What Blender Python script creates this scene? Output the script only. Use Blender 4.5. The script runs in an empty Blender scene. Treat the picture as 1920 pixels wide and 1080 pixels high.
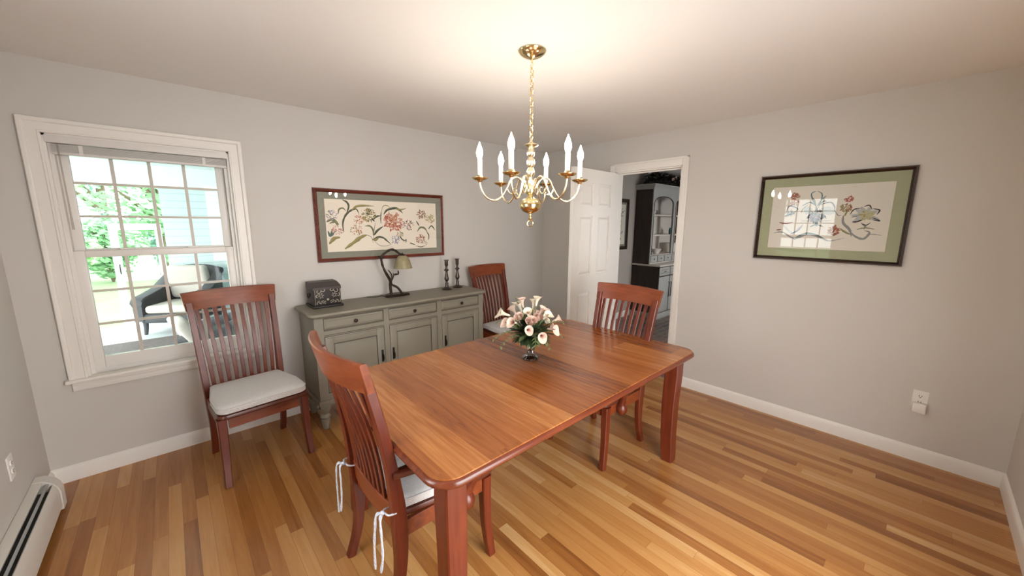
import bpy, bmesh, math, random
from mathutils import Vector, Matrix
C = bpy.context.scene.collection
PI = math.pi
random.seed(7)

# ------------------------------------------------------------------ materials
def new_mat(name):
    m = bpy.data.materials.new(name); m.use_nodes = True
    nt = m.node_tree
    return m, nt, nt.nodes, nt.links, nt.nodes['Principled BSDF']

def plain(name, col, rough=.5, metal=0., bump=0., bscale=60., spec=.5, var=0., coat=0., trans=0., ior=1.45):
    m, nt, N, L, b = new_mat(name)
    b.inputs['Base Color'].default_value = (*col, 1)
    b.inputs['Roughness'].default_value = rough
    b.inputs['Metallic'].default_value = metal
    b.inputs['Specular IOR Level'].default_value = spec
    b.inputs['Coat Weight'].default_value = coat
    b.inputs['Transmission Weight'].default_value = trans
    b.inputs['IOR'].default_value = ior
    if bump or var:
        tc = N.new('ShaderNodeTexCoord')
        no = N.new('ShaderNodeTexNoise'); no.inputs['Scale'].default_value = bscale; no.inputs['Detail'].default_value = 4
        L.new(tc.outputs['Object'], no.inputs['Vector'])
        if bump:
            bp = N.new('ShaderNodeBump'); bp.inputs['Strength'].default_value = bump; bp.inputs['Distance'].default_value = .002
            L.new(no.outputs['Fac'], bp.inputs['Height']); L.new(bp.outputs['Normal'], b.inputs['Normal'])
        if var:
            mx = N.new('ShaderNodeMix'); mx.data_type = 'RGBA'
            mx.inputs[6].default_value = (*[c*(1-var) for c in col], 1)
            mx.inputs[7].default_value = (*[min(1, c*(1+var)) for c in col], 1)
            L.new(no.outputs['Fac'], mx.inputs[0]); L.new(mx.outputs[2], b.inputs['Base Color'])
    return m

def emit(name, col, s):
    m = bpy.data.materials.new(name); m.use_nodes = True
    nt = m.node_tree; nt.nodes.clear()
    e = nt.nodes.new('ShaderNodeEmission'); e.inputs[0].default_value = (*col, 1); e.inputs[1].default_value = s
    o = nt.nodes.new('ShaderNodeOutputMaterial'); nt.links.new(e.outputs[0], o.inputs[0])
    return m

def math_node(N, L, op, a, b=None):
    n = N.new('ShaderNodeMath'); n.operation = op
    for i, v in enumerate((a, b)):
        if v is None: continue
        if isinstance(v, (int, float)): n.inputs[i].default_value = v
        else: L.new(v, n.inputs[i])
    return n.outputs[0]

def plank_mat(name, width, length, ramp, rough, gap, gapcol, grain=1., coat=0., along='Y', grain_mix=.35, gscale=1.):
    """boards running along one axis, each board with a tone of its own and grain along it"""
    m, nt, N, L, b = new_mat(name)
    tc = N.new('ShaderNodeTexCoord'); sp = N.new('ShaderNodeSeparateXYZ'); L.new(tc.outputs['Object'], sp.inputs[0])
    u, v = (sp.outputs[0], sp.outputs[1]) if along == 'Y' else (sp.outputs[1], sp.outputs[0])
    M = lambda op, a, c=None: math_node(N, L, op, a, c)
    ru = M('DIVIDE', u, width); row = M('FLOOR', ru); fu = M('FRACT', ru)
    wn = N.new('ShaderNodeTexWhiteNoise'); wn.noise_dimensions = '1D'; L.new(row, wn.inputs['W'])
    rv = M('ADD', M('DIVIDE', v, length), M('MULTIPLY', wn.outputs['Value'], 9.37))
    col = M('FLOOR', rv); fv = M('FRACT', rv)
    cb = N.new('ShaderNodeCombineXYZ'); L.new(row, cb.inputs[0]); L.new(col, cb.inputs[1])
    w2 = N.new('ShaderNodeTexWhiteNoise'); w2.noise_dimensions = '2D'; L.new(cb.outputs[0], w2.inputs['Vector'])
    # grain coordinates: squeezed across, stretched along, shifted per board
    cg = N.new('ShaderNodeCombineXYZ')
    L.new(M('ADD', M('MULTIPLY', u, 42*gscale), M('MULTIPLY', w2.outputs['Value'], 57.)), cg.inputs[0])
    L.new(M('ADD', M('MULTIPLY', v, 2.6*gscale), M('MULTIPLY', w2.outputs['Value'], 31.)), cg.inputs[1])
    no = N.new('ShaderNodeTexNoise'); no.inputs['Scale'].default_value = 1; no.inputs['Detail'].default_value = 6; no.inputs['Roughness'].default_value = .6
    no.inputs['Distortion'].default_value = .9*grain
    L.new(cg.outputs[0], no.inputs['Vector'])
    fac = M('ADD', M('MULTIPLY', w2.outputs['Value'], 1-grain_mix), M('MULTIPLY', no.outputs['Fac'], grain_mix))
    cr = N.new('ShaderNodeValToRGB'); cr.color_ramp.interpolation = 'LINEAR'
    els = cr.color_ramp.elements
    while len(els) < len(ramp): els.new(.5)
    for e, (p, c) in zip(els, ramp): e.position = p; e.color = (*c, 1)
    L.new(fac, cr.inputs[0])
    if gap:
        g1 = M('LESS_THAN', fu, gap/width); g2 = M('LESS_THAN', fv, gap/length)
        g = M('MAXIMUM', g1, g2)
        mx = N.new('ShaderNodeMix'); mx.data_type = 'RGBA'
        L.new(g, mx.inputs[0]); L.new(cr.outputs[0], mx.inputs[6]); mx.inputs[7].default_value = (*gapcol, 1)
        L.new(mx.outputs[2], b.inputs['Base Color'])
    else:
        L.new(cr.outputs[0], b.inputs['Base Color'])
    bp = N.new('ShaderNodeBump'); bp.inputs['Strength'].default_value = .06; bp.inputs['Distance'].default_value = .001
    L.new(no.outputs['Fac'], bp.inputs['Height']); L.new(bp.outputs['Normal'], b.inputs['Normal'])
    b.inputs['Roughness'].default_value = rough
    b.inputs['Coat Weight'].default_value = coat; b.inputs['Coat Roughness'].default_value = .15
    return m

def wood(name, c1, c2, axis='Z', rough=.3, coat=.2, scale=1.):
    m, nt, N, L, b = new_mat(name)
    tc = N.new('ShaderNodeTexCoord'); mp = N.new('ShaderNodeMapping')
    s = {'Z': (38, 38, 3), 'X': (3, 38, 38), 'Y': (38, 3, 38)}[axis]
    mp.inputs['Scale'].default_value = tuple(k*scale for k in s)
    no = N.new('ShaderNodeTexNoise'); no.inputs['Scale'].default_value = 1; no.inputs['Detail'].default_value = 5; no.inputs['Distortion'].default_value = .6
    cr = N.new('ShaderNodeValToRGB'); cr.color_ramp.elements[0].position = .3; cr.color_ramp.elements[1].position = .72
    cr.color_ramp.elements[0].color = (*c1, 1); cr.color_ramp.elements[1].color = (*c2, 1)
    L.new(tc.outputs['Object'], mp.inputs[0]); L.new(mp.outputs[0], no.inputs['Vector']); L.new(no.outputs['Fac'], cr.inputs[0])
    L.new(cr.outputs[0], b.inputs['Base Color'])
    b.inputs['Roughness'].default_value = rough; b.inputs['Coat Weight'].default_value = coat; b.inputs['Coat Roughness'].default_value = .2
    return m

def weave(name, c1, c2, scale=260., rough=.9, bump=.5):
    m, nt, N, L, b = new_mat(name)
    tc = N.new('ShaderNodeTexCoord')
    wa = N.new('ShaderNodeTexWave'); wa.inputs['Scale'].default_value = scale; wa.inputs['Distortion'].default_value = 2.; wa.bands_direction = 'X'
    wb = N.new('ShaderNodeTexWave'); wb.inputs['Scale'].default_value = scale; wb.inputs['Distortion'].default_value = 2.; wb.bands_direction = 'Y'
    no = N.new('ShaderNodeTexNoise'); no.inputs['Scale'].default_value = scale*.5
    for n in (wa, wb, no): L.new(tc.outputs['Object'], n.inputs['Vector'])
    s = math_node(N, L, 'ADD', math_node(N, L, 'MULTIPLY', wa.outputs['Fac'], wb.outputs['Fac']), math_node(N, L, 'MULTIPLY', no.outputs['Fac'], .6))
    cr = N.new('ShaderNodeValToRGB'); cr.color_ramp.elements[0].position = .2; cr.color_ramp.elements[1].position = .9
    cr.color_ramp.elements[0].color = (*c1, 1); cr.color_ramp.elements[1].color = (*c2, 1)
    L.new(s, cr.inputs[0]); L.new(cr.outputs[0], b.inputs['Base Color'])
    bp = N.new('ShaderNodeBump'); bp.inputs['Strength'].default_value = bump; bp.inputs['Distance'].default_value = .002
    L.new(s, bp.inputs['Height']); L.new(bp.outputs['Normal'], b.inputs['Normal'])
    b.inputs['Roughness'].default_value = rough
    return m

def pane_mat(name, tint=(1, 1, 1), refl=1.):
    """thin clear glass: transparent with a Fresnel reflection"""
    m = bpy.data.materials.new(name); m.use_nodes = True
    nt = m.node_tree; N = nt.nodes; L = nt.links; N.clear()
    t = N.new('ShaderNodeBsdfTransparent'); t.inputs[0].default_value = (*tint, 1)
    g = N.new('ShaderNodeBsdfGlossy'); g.inputs['Roughness'].default_value = .0
    f = N.new('ShaderNodeFresnel'); f.inputs[0].default_value = 1.5
    mx = N.new('ShaderNodeMixShader'); o = N.new('ShaderNodeOutputMaterial')
    L.new(math_node(N, L, 'MULTIPLY', f.outputs[0], refl), mx.inputs[0]); L.new(t.outputs[0], mx.inputs[1]); L.new(g.outputs[0], mx.inputs[2]); L.new(mx.outputs[0], o.inputs[0])
    return m

def siding_mat(name, col, dark, step=.11):
    m, nt, N, L, b = new_mat(name)
    tc = N.new('ShaderNodeTexCoord'); sp = N.new('ShaderNodeSeparateXYZ'); L.new(tc.outputs['Object'], sp.inputs[0])
    fr = math_node(N, L, 'FRACT', math_node(N, L, 'DIVIDE', sp.outputs[2], step))
    g = math_node(N, L, 'LESS_THAN', fr, .1)
    mx = N.new('ShaderNodeMix'); mx.data_type = 'RGBA'; L.new(g, mx.inputs[0])
    mx.inputs[6].default_value = (*col, 1); mx.inputs[7].default_value = (*dark, 1)
    L.new(mx.outputs[2], b.inputs['Base Color']); b.inputs['Roughness'].default_value = .6
    return m

def tile_mat(name):
    m, nt, N, L, b = new_mat(name)
    tc = N.new('ShaderNodeTexCoord'); br = N.new('ShaderNodeTexBrick')
    br.inputs['Color1'].default_value = (.20, .135, .105, 1); br.inputs['Color2'].default_value = (.085, .06, .052, 1); br.inputs['Mortar'].default_value = (.24, .22, .21, 1)
    br.inputs['Scale'].default_value = 1; br.inputs['Brick Width'].default_value = .2; br.inputs['Row Height'].default_value = .1; br.inputs['Mortar Size'].default_value = .008
    no = N.new('ShaderNodeTexNoise'); no.inputs['Scale'].default_value = 12
    mx = N.new('ShaderNodeMix'); mx.data_type = 'RGBA'; mx.blend_type = 'OVERLAY'; mx.inputs[0].default_value = .7
    L.new(tc.outputs['Object'], br.inputs['Vector']); L.new(tc.outputs['Object'], no.inputs['Vector'])
    L.new(br.outputs['Color'], mx.inputs[6]); L.new(no.outputs['Color'], mx.inputs[7]); L.new(mx.outputs[2], b.inputs['Base Color'])
    b.inputs['Roughness'].default_value = .45
    return m

M = {}
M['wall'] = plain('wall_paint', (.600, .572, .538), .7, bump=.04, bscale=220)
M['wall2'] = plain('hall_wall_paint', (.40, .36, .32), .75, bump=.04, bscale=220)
M['ceil'] = plain('ceiling_paint', (.84, .82, .79), .85, bump=.04, bscale=180)
M['trim'] = plain('white_trim_paint', (.80, .775, .73), .35)
M['vinyl'] = plain('white_vinyl', (.80, .775, .74), .35)
M['muntin'] = plain('muntin_vinyl', (.62, .585, .52), .4)
M['blind'] = plain('blind_slat_white', (.72, .69, .66), .45)
M['floor'] = plank_mat('oak_strip_floor', .057, 1.05, [(.08, (.16, .050, .013)), (.3, (.315, .121, .030)), (.5, (.42, .183, .050)), (.72, (.53, .27, .090)), (.90, (.67, .43, .20))], .27, .0009, (.16, .06, .02), coat=.15, grain_mix=.45, gscale=.8)
M['top'] = plank_mat('cherry_table_top', .148, 3.7, [(.25, (.13, .032, .008)), (.40, (.27, .079, .017)), (.58, (.365, .122, .029)), (.74, (.50, .20, .058))], .27, 0, (0, 0, 0), grain=2.2, coat=.25, grain_mix=.66, gscale=.6)
M['edge'] = wood('cherry_edge', (.115, .022, .009), (.19, .046, .018), 'X', .25)
M['cherry_x'] = wood('cherry_rail', (.16, .029, .008), (.26, .062, .018), 'X', .32, .1)
M['cherry_z'] = wood('cherry_post_shaded', (.095, .014, .005), (.175, .032, .011), 'Z', .34, .08)  # darker than the rails: shading of upright faces put into the colour
M['cherry_y'] = wood('cherry_seat', (.075, .014, .007), (.125, .028, .012), 'Y', .3)
M['cushion'] = weave('oatmeal_tweed', (.58, .565, .56), (.88, .865, .85), 300)
M['piping'] = plain('pale_piping', (.66, .65, .66), .8)
M['tie'] = weave('pale_blue_tie', (.42, .46, .56), (.82, .82, .84), 420, bump=.2)
M['greige'] = plain('greige_cabinet_paint', (.222, .203, .160), .5, var=.05, bscale=9)
M['glaze_gap'] = plain('dark_glaze_gap_shade', (.055, .04, .028), .6)  # glaze in the mouldings, and painted shade in drawer and door gaps
M['bronze'] = plain('dark_bronze', (.035, .022, .016), .42, .6, bump=.3, bscale=90)
M['pewter'] = plain('tarnished_pewter', (.09, .075, .065), .38, .85, bump=.15, bscale=60)
M['black_iron'] = plain('black_iron', (.012, .010, .009), .4, .5)
M['brass'] = plain('polished_brass', (.86, .70, .38), .15, 1.)
M['brass_pale'] = plain('pale_brass', (.86, .77, .55), .22, 1.)  # paler, slightly rougher brass for the column and arms
M['candle'] = plain('candle_sleeve', (.86, .83, .76), .5)
M['shade'] = plain('amber_glass_shade', (.30, .26, .15), .35, var=.35, bscale=30)
M['frame_red'] = wood('mahogany_frame', (.085, .014, .009), (.21, .04, .022), 'X', .22, .4, 2.)
M['frame_dark'] = wood('dark_burl_frame', (.010, .005, .004), (.05, .022, .014), 'X', .25, .4, 2.)
M['mat_grey'] = plain('sage_grey_mat', (.255, .255, .21), .8)
M['mat_green'] = plain('sage_green_mat', (.45, .45, .275), .8)
M['paper'] = plain('cream_paper', (.88, .80, .68), .85)
M['glass'] = pane_mat('picture_glass')
M['pane'] = pane_mat('window_glass', (.92, .97, .96), .8)
M['crystal'] = pane_mat('cut_crystal', (.90, .88, .84), 4.)
M['leaf_d'] = plain('dark_leaf', (.035, .055, .022), .45, var=.5, bscale=40)
M['dry'] = plain('dried_dark_foliage', (.030, .022, .016), .7, var=.5, bscale=30)
M['leaf_l'] = plain('sage_leaf', (.17, .22, .09), .5, var=.4, bscale=40)
M['calla'] = plain('blush_calla', (.80, .62, .52), .5, var=.12, bscale=25)
M['calla_c'] = plain('cream_calla', (.82, .76, .60), .5, var=.1, bscale=25)
M['rose'] = plain('pink_rose', (.76, .55, .46), .55, var=.2, bscale=50)
M['spadix'] = plain('mauve_spadix', (.42, .14, .12), .6)
M['berry'] = plain('dark_red_berry', (.035, .010, .010), .3)
M['tin'] = plain('black_tole_metal', (.016, .011, .010), .55)
M['tin_side'] = plain('grey_tole_metal', (.055, .043, .040), .5)
M['tole'] = plain('ivory_tole_paint', (.42, .36, .29), .5)
M['white_plastic'] = plain('white_plastic', (.80, .78, .74), .35)
M['slot'] = plain('dark_slot', (.01, .01, .01), .8)
M['heater'] = plain('heater_enamel', (.66, .635, .585), .38)
M['heater_in'] = plain('heater_inside', (.02, .02, .02), .5)
M['fin'] = plain('heater_damper', (.42, .42, .42), .35, .6)
M['tile'] = tile_mat('slate_brick_floor')
M['hutch_dark'] = wood('dark_hutch_wood', (.018, .010, .008), (.045, .026, .02), 'Z', .45, 0)
M['hutch_blue'] = plain('blue_grey_hutch_paint', (.40, .405, .39), .5, var=.08, bscale=8)
M['hutch_in'] = plain('pale_hutch_interior', (.66, .62, .57), .6)
M['ceramic'] = plain('white_glazed_ceramic', (.74, .70, .64), .2)
M['teal'] = plain('teal_glaze', (.03, .17, .20), .25)
M['wicker'] = weave('charcoal_wicker', (.025, .027, .03), (.085, .09, .10), 120, .7, 1.)
M['linen'] = plain('cream_linen', (.40, .375, .335), .9, var=.06, bscale=30)
M['siding'] = siding_mat('pale_teal_siding', (.60, .72, .72), (.45, .58, .60))
M['porch_white'] = plain('porch_white', (.80, .84, .84), .6)
M['porch_floor'] = plain('painted_porch_floor', (.46, .48, .50), .5, var=.06, bscale=4)
M['rug'] = weave('grey_brown_rug', (.05, .04, .038), (.22, .185, .18), 60, .95, .8)
M['grass'] = plain('lawn_green', (.13, .21, .085), .9, var=.35, bscale=3)
M['bark'] = plain('tree_bark', (.12, .09, .06), .9, var=.3, bscale=20)
def leafmat(name, c):
    m, nt, N, L, b = new_mat(name)
    b.inputs['Base Color'].default_value = (*c, 1); b.inputs['Roughness'].default_value = .6
    t = N.new('ShaderNodeBsdfTranslucent'); t.inputs[0].default_value = (*[min(1, k*1.2) for k in c], 1)
    mx = N.new('ShaderNodeMixShader'); mx.inputs[0].default_value = .4
    L.new(b.outputs[0], mx.inputs[1]); L.new(t.outputs[0], mx.inputs[2]); L.new(mx.outputs[0], N['Material Output'].inputs[0])
    return m
M['fol_a'] = leafmat('pale_green_foliage', (.36, .56, .31))
M['fol_b'] = leafmat('mid_green_foliage', (.25, .44, .25))
M['fol_c'] = leafmat('blue_green_foliage', (.24, .40, .33))
INK = dict(dk=(.055, .06, .035), gr=(.16, .175, .11), ol=(.26, .25, .10), te=(.10, .17, .17), la=(.36, .32, .40), pk=(.58, .30, .24), rd=(.45, .10, .08),
           wh=(.70, .66, .60), or_=(.50, .24, .10), go=(.40, .30, .12), bl=(.20, .24, .36), br=(.28, .10, .06), ye=(.58, .52, .22), gy=(.30, .29, .27), bk=(.035, .033, .03), li=(.62, .66, .62), lg=(.54, .52, .48))
for k, c in INK.items(): M['ink_'+k.strip('_')] = plain('watercolour_'+k.strip('_'), c, .85)

# ------------------------------------------------------------------ mesh builder
class B:
    def __init__(s): s.v = []; s.f = []; s.m = []; s.tf = None
    def add(s, vs, fs, mi=0):
        o = len(s.v)
        if s.tf: vs = [s.tf(Vector(p)) for p in vs]
        s.v += [tuple(p) for p in vs]
        s.f += [tuple(i+o for i in f) for f in fs]; s.m += [mi]*len(fs)
        return s
    def box(s, x0, x1, y0, y1, z0, z1, bev=0, mi=0, seg=2):
        vs = [(x, y, z) for x in (x0, x1) for y in (y0, y1) for z in (z0, z1)]
        fs = [(0, 1, 3, 2), (4, 6, 7, 5), (0, 4, 5, 1), (2, 3, 7, 6), (0, 2, 6, 4), (1, 5, 7, 3)]
        if not bev: return s.add(vs, fs, mi)
        bm = bmesh.new(); V = [bm.verts.new(p) for p in vs]
        for f in fs: bm.faces.new([V[i] for i in f])
        bmesh.ops.bevel(bm, geom=bm.edges[:], offset=bev, segments=seg, affect='EDGES', profile=.5)
        bm.verts.index_update()
        vs = [v.co[:] for v in bm.verts]; fs = [[v.index for v in f.verts] for f in bm.faces]; bm.free()
        return s.add(vs, fs, mi)
    def rings(s, rings, mi=0, cap=True, closed=True):
        n = len(rings[0]); vs = [p for r in rings for p in r]; fs = []
        for i in range(len(rings)-1):
            for j in range(n if closed else n-1):
                k = (j+1) % n
                fs.append((i*n+j, i*n+k, (i+1)*n+k, (i+1)*n+j))
        if cap and closed:
            fs.append(tuple(range(n))[::-1]); fs.append(tuple((len(rings)-1)*n+j for j in range(n)))
        return s.add(vs, fs, mi)
    def tube(s, pts, r, n=8, mi=0, cap=True):
        P = [Vector(p) for p in pts]; rs = r if isinstance(r, (list, tuple)) else [r]*len(P)
        R = []; up = None
        for i, p in enumerate(P):
            t = (P[min(i+1, len(P)-1)]-P[max(i-1, 0)]).normalized()
            if up is None: up = Vector((0, 0, 1)) if abs(t.z) < .9 else Vector((1, 0, 0))
            a = t.cross(up)
            if a.length < 1e-5: a = t.cross(Vector((0, 1, 0)))
            a.normalize(); b = a.cross(t).normalized(); up = b
            R.append([p+(a*math.cos(2*PI*j/n)+b*math.sin(2*PI*j/n))*rs[i] for j in range(n)])
        return s.rings(R, mi, cap)
    def sweep(s, pts, ws, ds, U=(1, 0, 0), ch=.25, mi=0):
        """rectangular section, half width ws along U, half depth ds across, chamfered corners"""
        P = [Vector(p) for p in pts]; n = len(P)
        ws = ws if isinstance(ws, (list, tuple)) else [ws]*n; ds = ds if isinstance(ds, (list, tuple)) else [ds]*n
        U = Vector(U); R = []
        for i, p in enumerate(P):
            t = (P[min(i+1, n-1)]-P[max(i-1, 0)]).normalized()
            v = t.cross(U).normalized(); u = v.cross(t).normalized()
            w, d = ws[i], ds[i]; c = ch*min(w, d)
            R.append([p+u*a+v*b for a, b in ((w-c, d), (w, d-c), (w, -d+c), (w-c, -d), (-w+c, -d), (-w, -d+c), (-w, d-c), (-w+c, d))])
        return s.rings(R, mi)
    def lathe(s, prof, c=(0, 0, 0), n=24, mi=0, ell=1.):
        R = [[(c[0]+r*math.cos(2*PI*j/n), c[1]+r*ell*math.sin(2*PI*j/n), c[2]+z) for j in range(n)] for r, z in prof]
        return s.rings(R, mi, True)
    def prism(s, poly, axis, a, b, mi=0):
        def pt(p, k):
            return {'x': (k, p[0], p[1]), 'y': (p[0], k, p[1]), 'z': (p[0], p[1], k)}[axis]
        return s.rings([[pt(p, a) for p in poly], [pt(p, b) for p in poly]], mi)
    def ball(s, c, r, n=10, m=6, mi=0, sz=1.):
        prof = [(max(1e-4, r*math.sin(PI*i/m)), -r*sz*math.cos(PI*i/m)) for i in range(m+1)]
        return s.lathe(prof, c, n, mi)
    def done(s, name, mats, parent=None, smooth=35, at=None):
        me = bpy.data.meshes.new(name)
        vs = s.v
        inv = None
        if at is not None: inv = Matrix.Translation(Vector(at)).inverted()
        if inv: vs = [tuple(inv @ Vector(p)) for p in vs]
        me.from_pydata(vs, [], s.f); me.update()
        if not isinstance(mats, (list, tuple)): mats = [mats]
        for m in mats: me.materials.append(M[m] if isinstance(m, str) else m)
        me.polygons.foreach_set('material_index', s.m)
        bm = bmesh.new(); bm.from_mesh(me); bmesh.ops.recalc_face_normals(bm, faces=bm.faces[:]); bm.to_mesh(me); bm.free()
        me.polygons.foreach_set('use_smooth', [smooth > 0]*len(me.polygons))
        if smooth > 0: me.set_sharp_from_angle(angle=math.radians(smooth))
        o = bpy.data.objects.new(name, me); C.objects.link(o)
        if at is not None and parent is None: o.location = at
        if parent: o.parent = parent
        return o

def tag(o, label, cat, group=None):
    o['label'] = label; o['category'] = cat
    if group: o['group'] = group
    return o
def thing(name, label, cat, loc=(0, 0, 0), rz=0, group=None):
    o = bpy.data.objects.new(name, None); C.objects.link(o); o.empty_display_size = .1
    o.location = loc; o.rotation_euler = (0, 0, rz)
    return tag(o, label, cat, group)
def struct(b, name, mats, parent=None, **k):
    o = b.done(name, mats, parent, **k); o['kind'] = 'structure'; return o
def empty_struct(name, loc=(0, 0, 0)):
    o = bpy.data.objects.new(name, None); C.objects.link(o); o.location = loc; o['kind'] = 'structure'; return o
def copy_tree(o, parent=None):
    c = o.copy(); C.objects.link(c)
    if parent: c.parent = parent
    for ch in list(o.children): copy_tree(ch, c)
    return c
def rrect(x0, x1, y0, y1, r, n=7):
    P = []
    for cx, cy, a0 in ((x1-r, y1-r, 0), (x0+r, y1-r, 90), (x0+r, y0+r, 180), (x1-r, y0+r, 270)):
        for i in range(n+1):
            a = math.radians(a0+90*i/n); P.append((cx+r*math.cos(a), cy+r*math.sin(a)))
    return P
def spline(pts, k=6):
    """Catmull-Rom through points"""
    P = [Vector(p) for p in pts]; out = []
    for i in range(len(P)-1):
        p0, p1, p2, p3 = P[max(i-1, 0)], P[i], P[i+1], P[min(i+2, len(P)-1)]
        for j in range(k):
            t = j/k
            out.append(.5*((2*p1)+(-p0+p2)*t+(2*p0-5*p1+4*p2-p3)*t*t+(-p0+3*p1-3*p2+p3)*t**3))
    out.append(P[-1]); return out

ART_LONG = [
('L','dk',0.0173,[(-0.374,-0.054),(-0.377,0.018),(-0.352,0.083),(-0.304,0.127),(-0.257,0.139),(-0.239,0.092)]),
('L','dk',0.0187,[(-0.337,0.11),(-0.32,0.162),(-0.335,0.195),(-0.368,0.21)]),
('L','gr',0.013,[(-0.408,0.095),(-0.399,0.133),(-0.367,0.144),(-0.344,0.119)]),
('L','ol',0.0187,[(-0.297,0.129),(-0.256,0.161),(-0.188,0.17),(-0.102,0.168)]),
('L','gr',0.0158,[(-0.126,-0.084),(-0.126,-0.036),(-0.151,-0.003),(-0.196,-0.003)]),
('L','dk',0.0187,[(-0.117,-0.084),(-0.09,-0.045),(-0.03,-0.005)]),
('L','dk',0.0173,[(-0.12,0.053),(-0.086,0.08),(-0.052,0.088)]),
('L','dk',0.013,[(-0.133,0.07),(-0.106,0.036)]),
('L','gr',0.005,[(-0.1,0.026),(-0.118,-0.057),(-0.124,-0.119)]),
('L','gr',0.0115,[(-0.05,0.016),(-0.049,0.075),(-0.039,0.133)]),
('L','ol',0.0065,[(-0.043,0.116),(-0.02,0.172),(0.024,0.175),(0.038,0.153)]),
('L','dk',0.0216,[(-0.02,0.099),(0.015,0.14),(0.091,0.158),(0.132,0.141),(0.162,0.114)]),
('L','ol',0.0144,[(0.09,0.154),(0.136,0.145),(0.195,0.157)]),
('L','ol',0.0086,[(-0.026,0.061),(0.02,0.09),(0.033,0.139)]),
('L','ol',0.0331,[(-0.374,-0.194),(-0.288,-0.135),(-0.232,-0.097),(-0.18,-0.079)]),
('L','gr',0.005,[(-0.183,-0.08),(-0.143,-0.099),(-0.13,-0.15)]),
('L','dk',0.0173,[(-0.136,-0.122),(-0.082,-0.098),(-0.035,-0.107),(-0.007,-0.13),(0.032,-0.166)]),
('L','ol',0.0216,[(-0.13,-0.119),(-0.105,-0.123),(-0.075,-0.103)]),
('L','dk',0.0043,[(-0.117,-0.137),(-0.068,-0.175),(-0.01,-0.18),(0.048,-0.163)]),
('L','gr',0.0187,[(0.303,-0.054),(0.338,-0.016),(0.385,-0.026),(0.415,-0.075)]),
('L','dk',0.0115,[(0.295,0.046),(0.326,-0.002)]),
('L','dk',0.0115,[(0.403,-0.055),(0.425,-0.094),(0.419,-0.14)]),
('L','dk',0.013,[(0.423,-0.034),(0.459,-0.001),(0.498,-0.047)]),
('L','dk',0.0115,[(0.221,-0.161),(0.277,-0.18)]),
('L','dk',0.0072,[(0.281,-0.189),(0.339,-0.203),(0.391,-0.186)]),
('L','ol',0.0288,[(-0.494,-0.148),(-0.453,-0.104),(-0.405,-0.096)]),
('L','gr',0.0216,[(-0.504,0.03),(-0.454,0.051),(-0.408,0.008)]),
('L','gr',0.0173,[(-0.481,0.018),(-0.437,0.031),(-0.415,-0.008)]),
('L','te',0.0202,[(-0.497,-0.043),(-0.481,-0.084),(-0.465,-0.03)]),
('L','te',0.0158,[(-0.467,-0.085),(-0.452,-0.053),(-0.43,-0.046)]),
('L','dk',0.0115,[(0.121,-0.089),(0.146,-0.126),(0.193,-0.145)]),
('L','gr',0.0086,[(0.153,-0.148),(0.186,-0.127),(0.176,-0.16)]),
('D',['la','la','gr','wh'],(-0.457,0.088),0.0446,34),
('D',['pk','pk','rd','wh'],(-0.42,-0.034),0.0446,34),
('D',['pk','rd','or'],(-0.243,0.052),0.0418,36),
('D',['go','ol','dk','go'],(-0.156,0.09),0.0612,60),
('D',['pk','pk','or','rd'],(0.069,0.034),0.09,80),
('D',['go','dk','go'],(0.131,-0.074),0.0346,26),
('D',['bl','la','bl'],(0.08,-0.128),0.0418,34),
('D',['br','rd','dk','go'],(0.352,0.106),0.0475,46),
('D',['go','go','ol','ye'],(0.444,0.066),0.0475,44),
('D',['br','pk','rd','ol'],(0.334,-0.127),0.0475,46),
('D',['or','ol','pk'],(-0.269,-0.035),0.0504,26),
('D',['la','pk','dk'],(0.208,0.005),0.0576,30),
('D',['ol','dk'],(0.392,-0.162),0.0259,16)]
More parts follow.
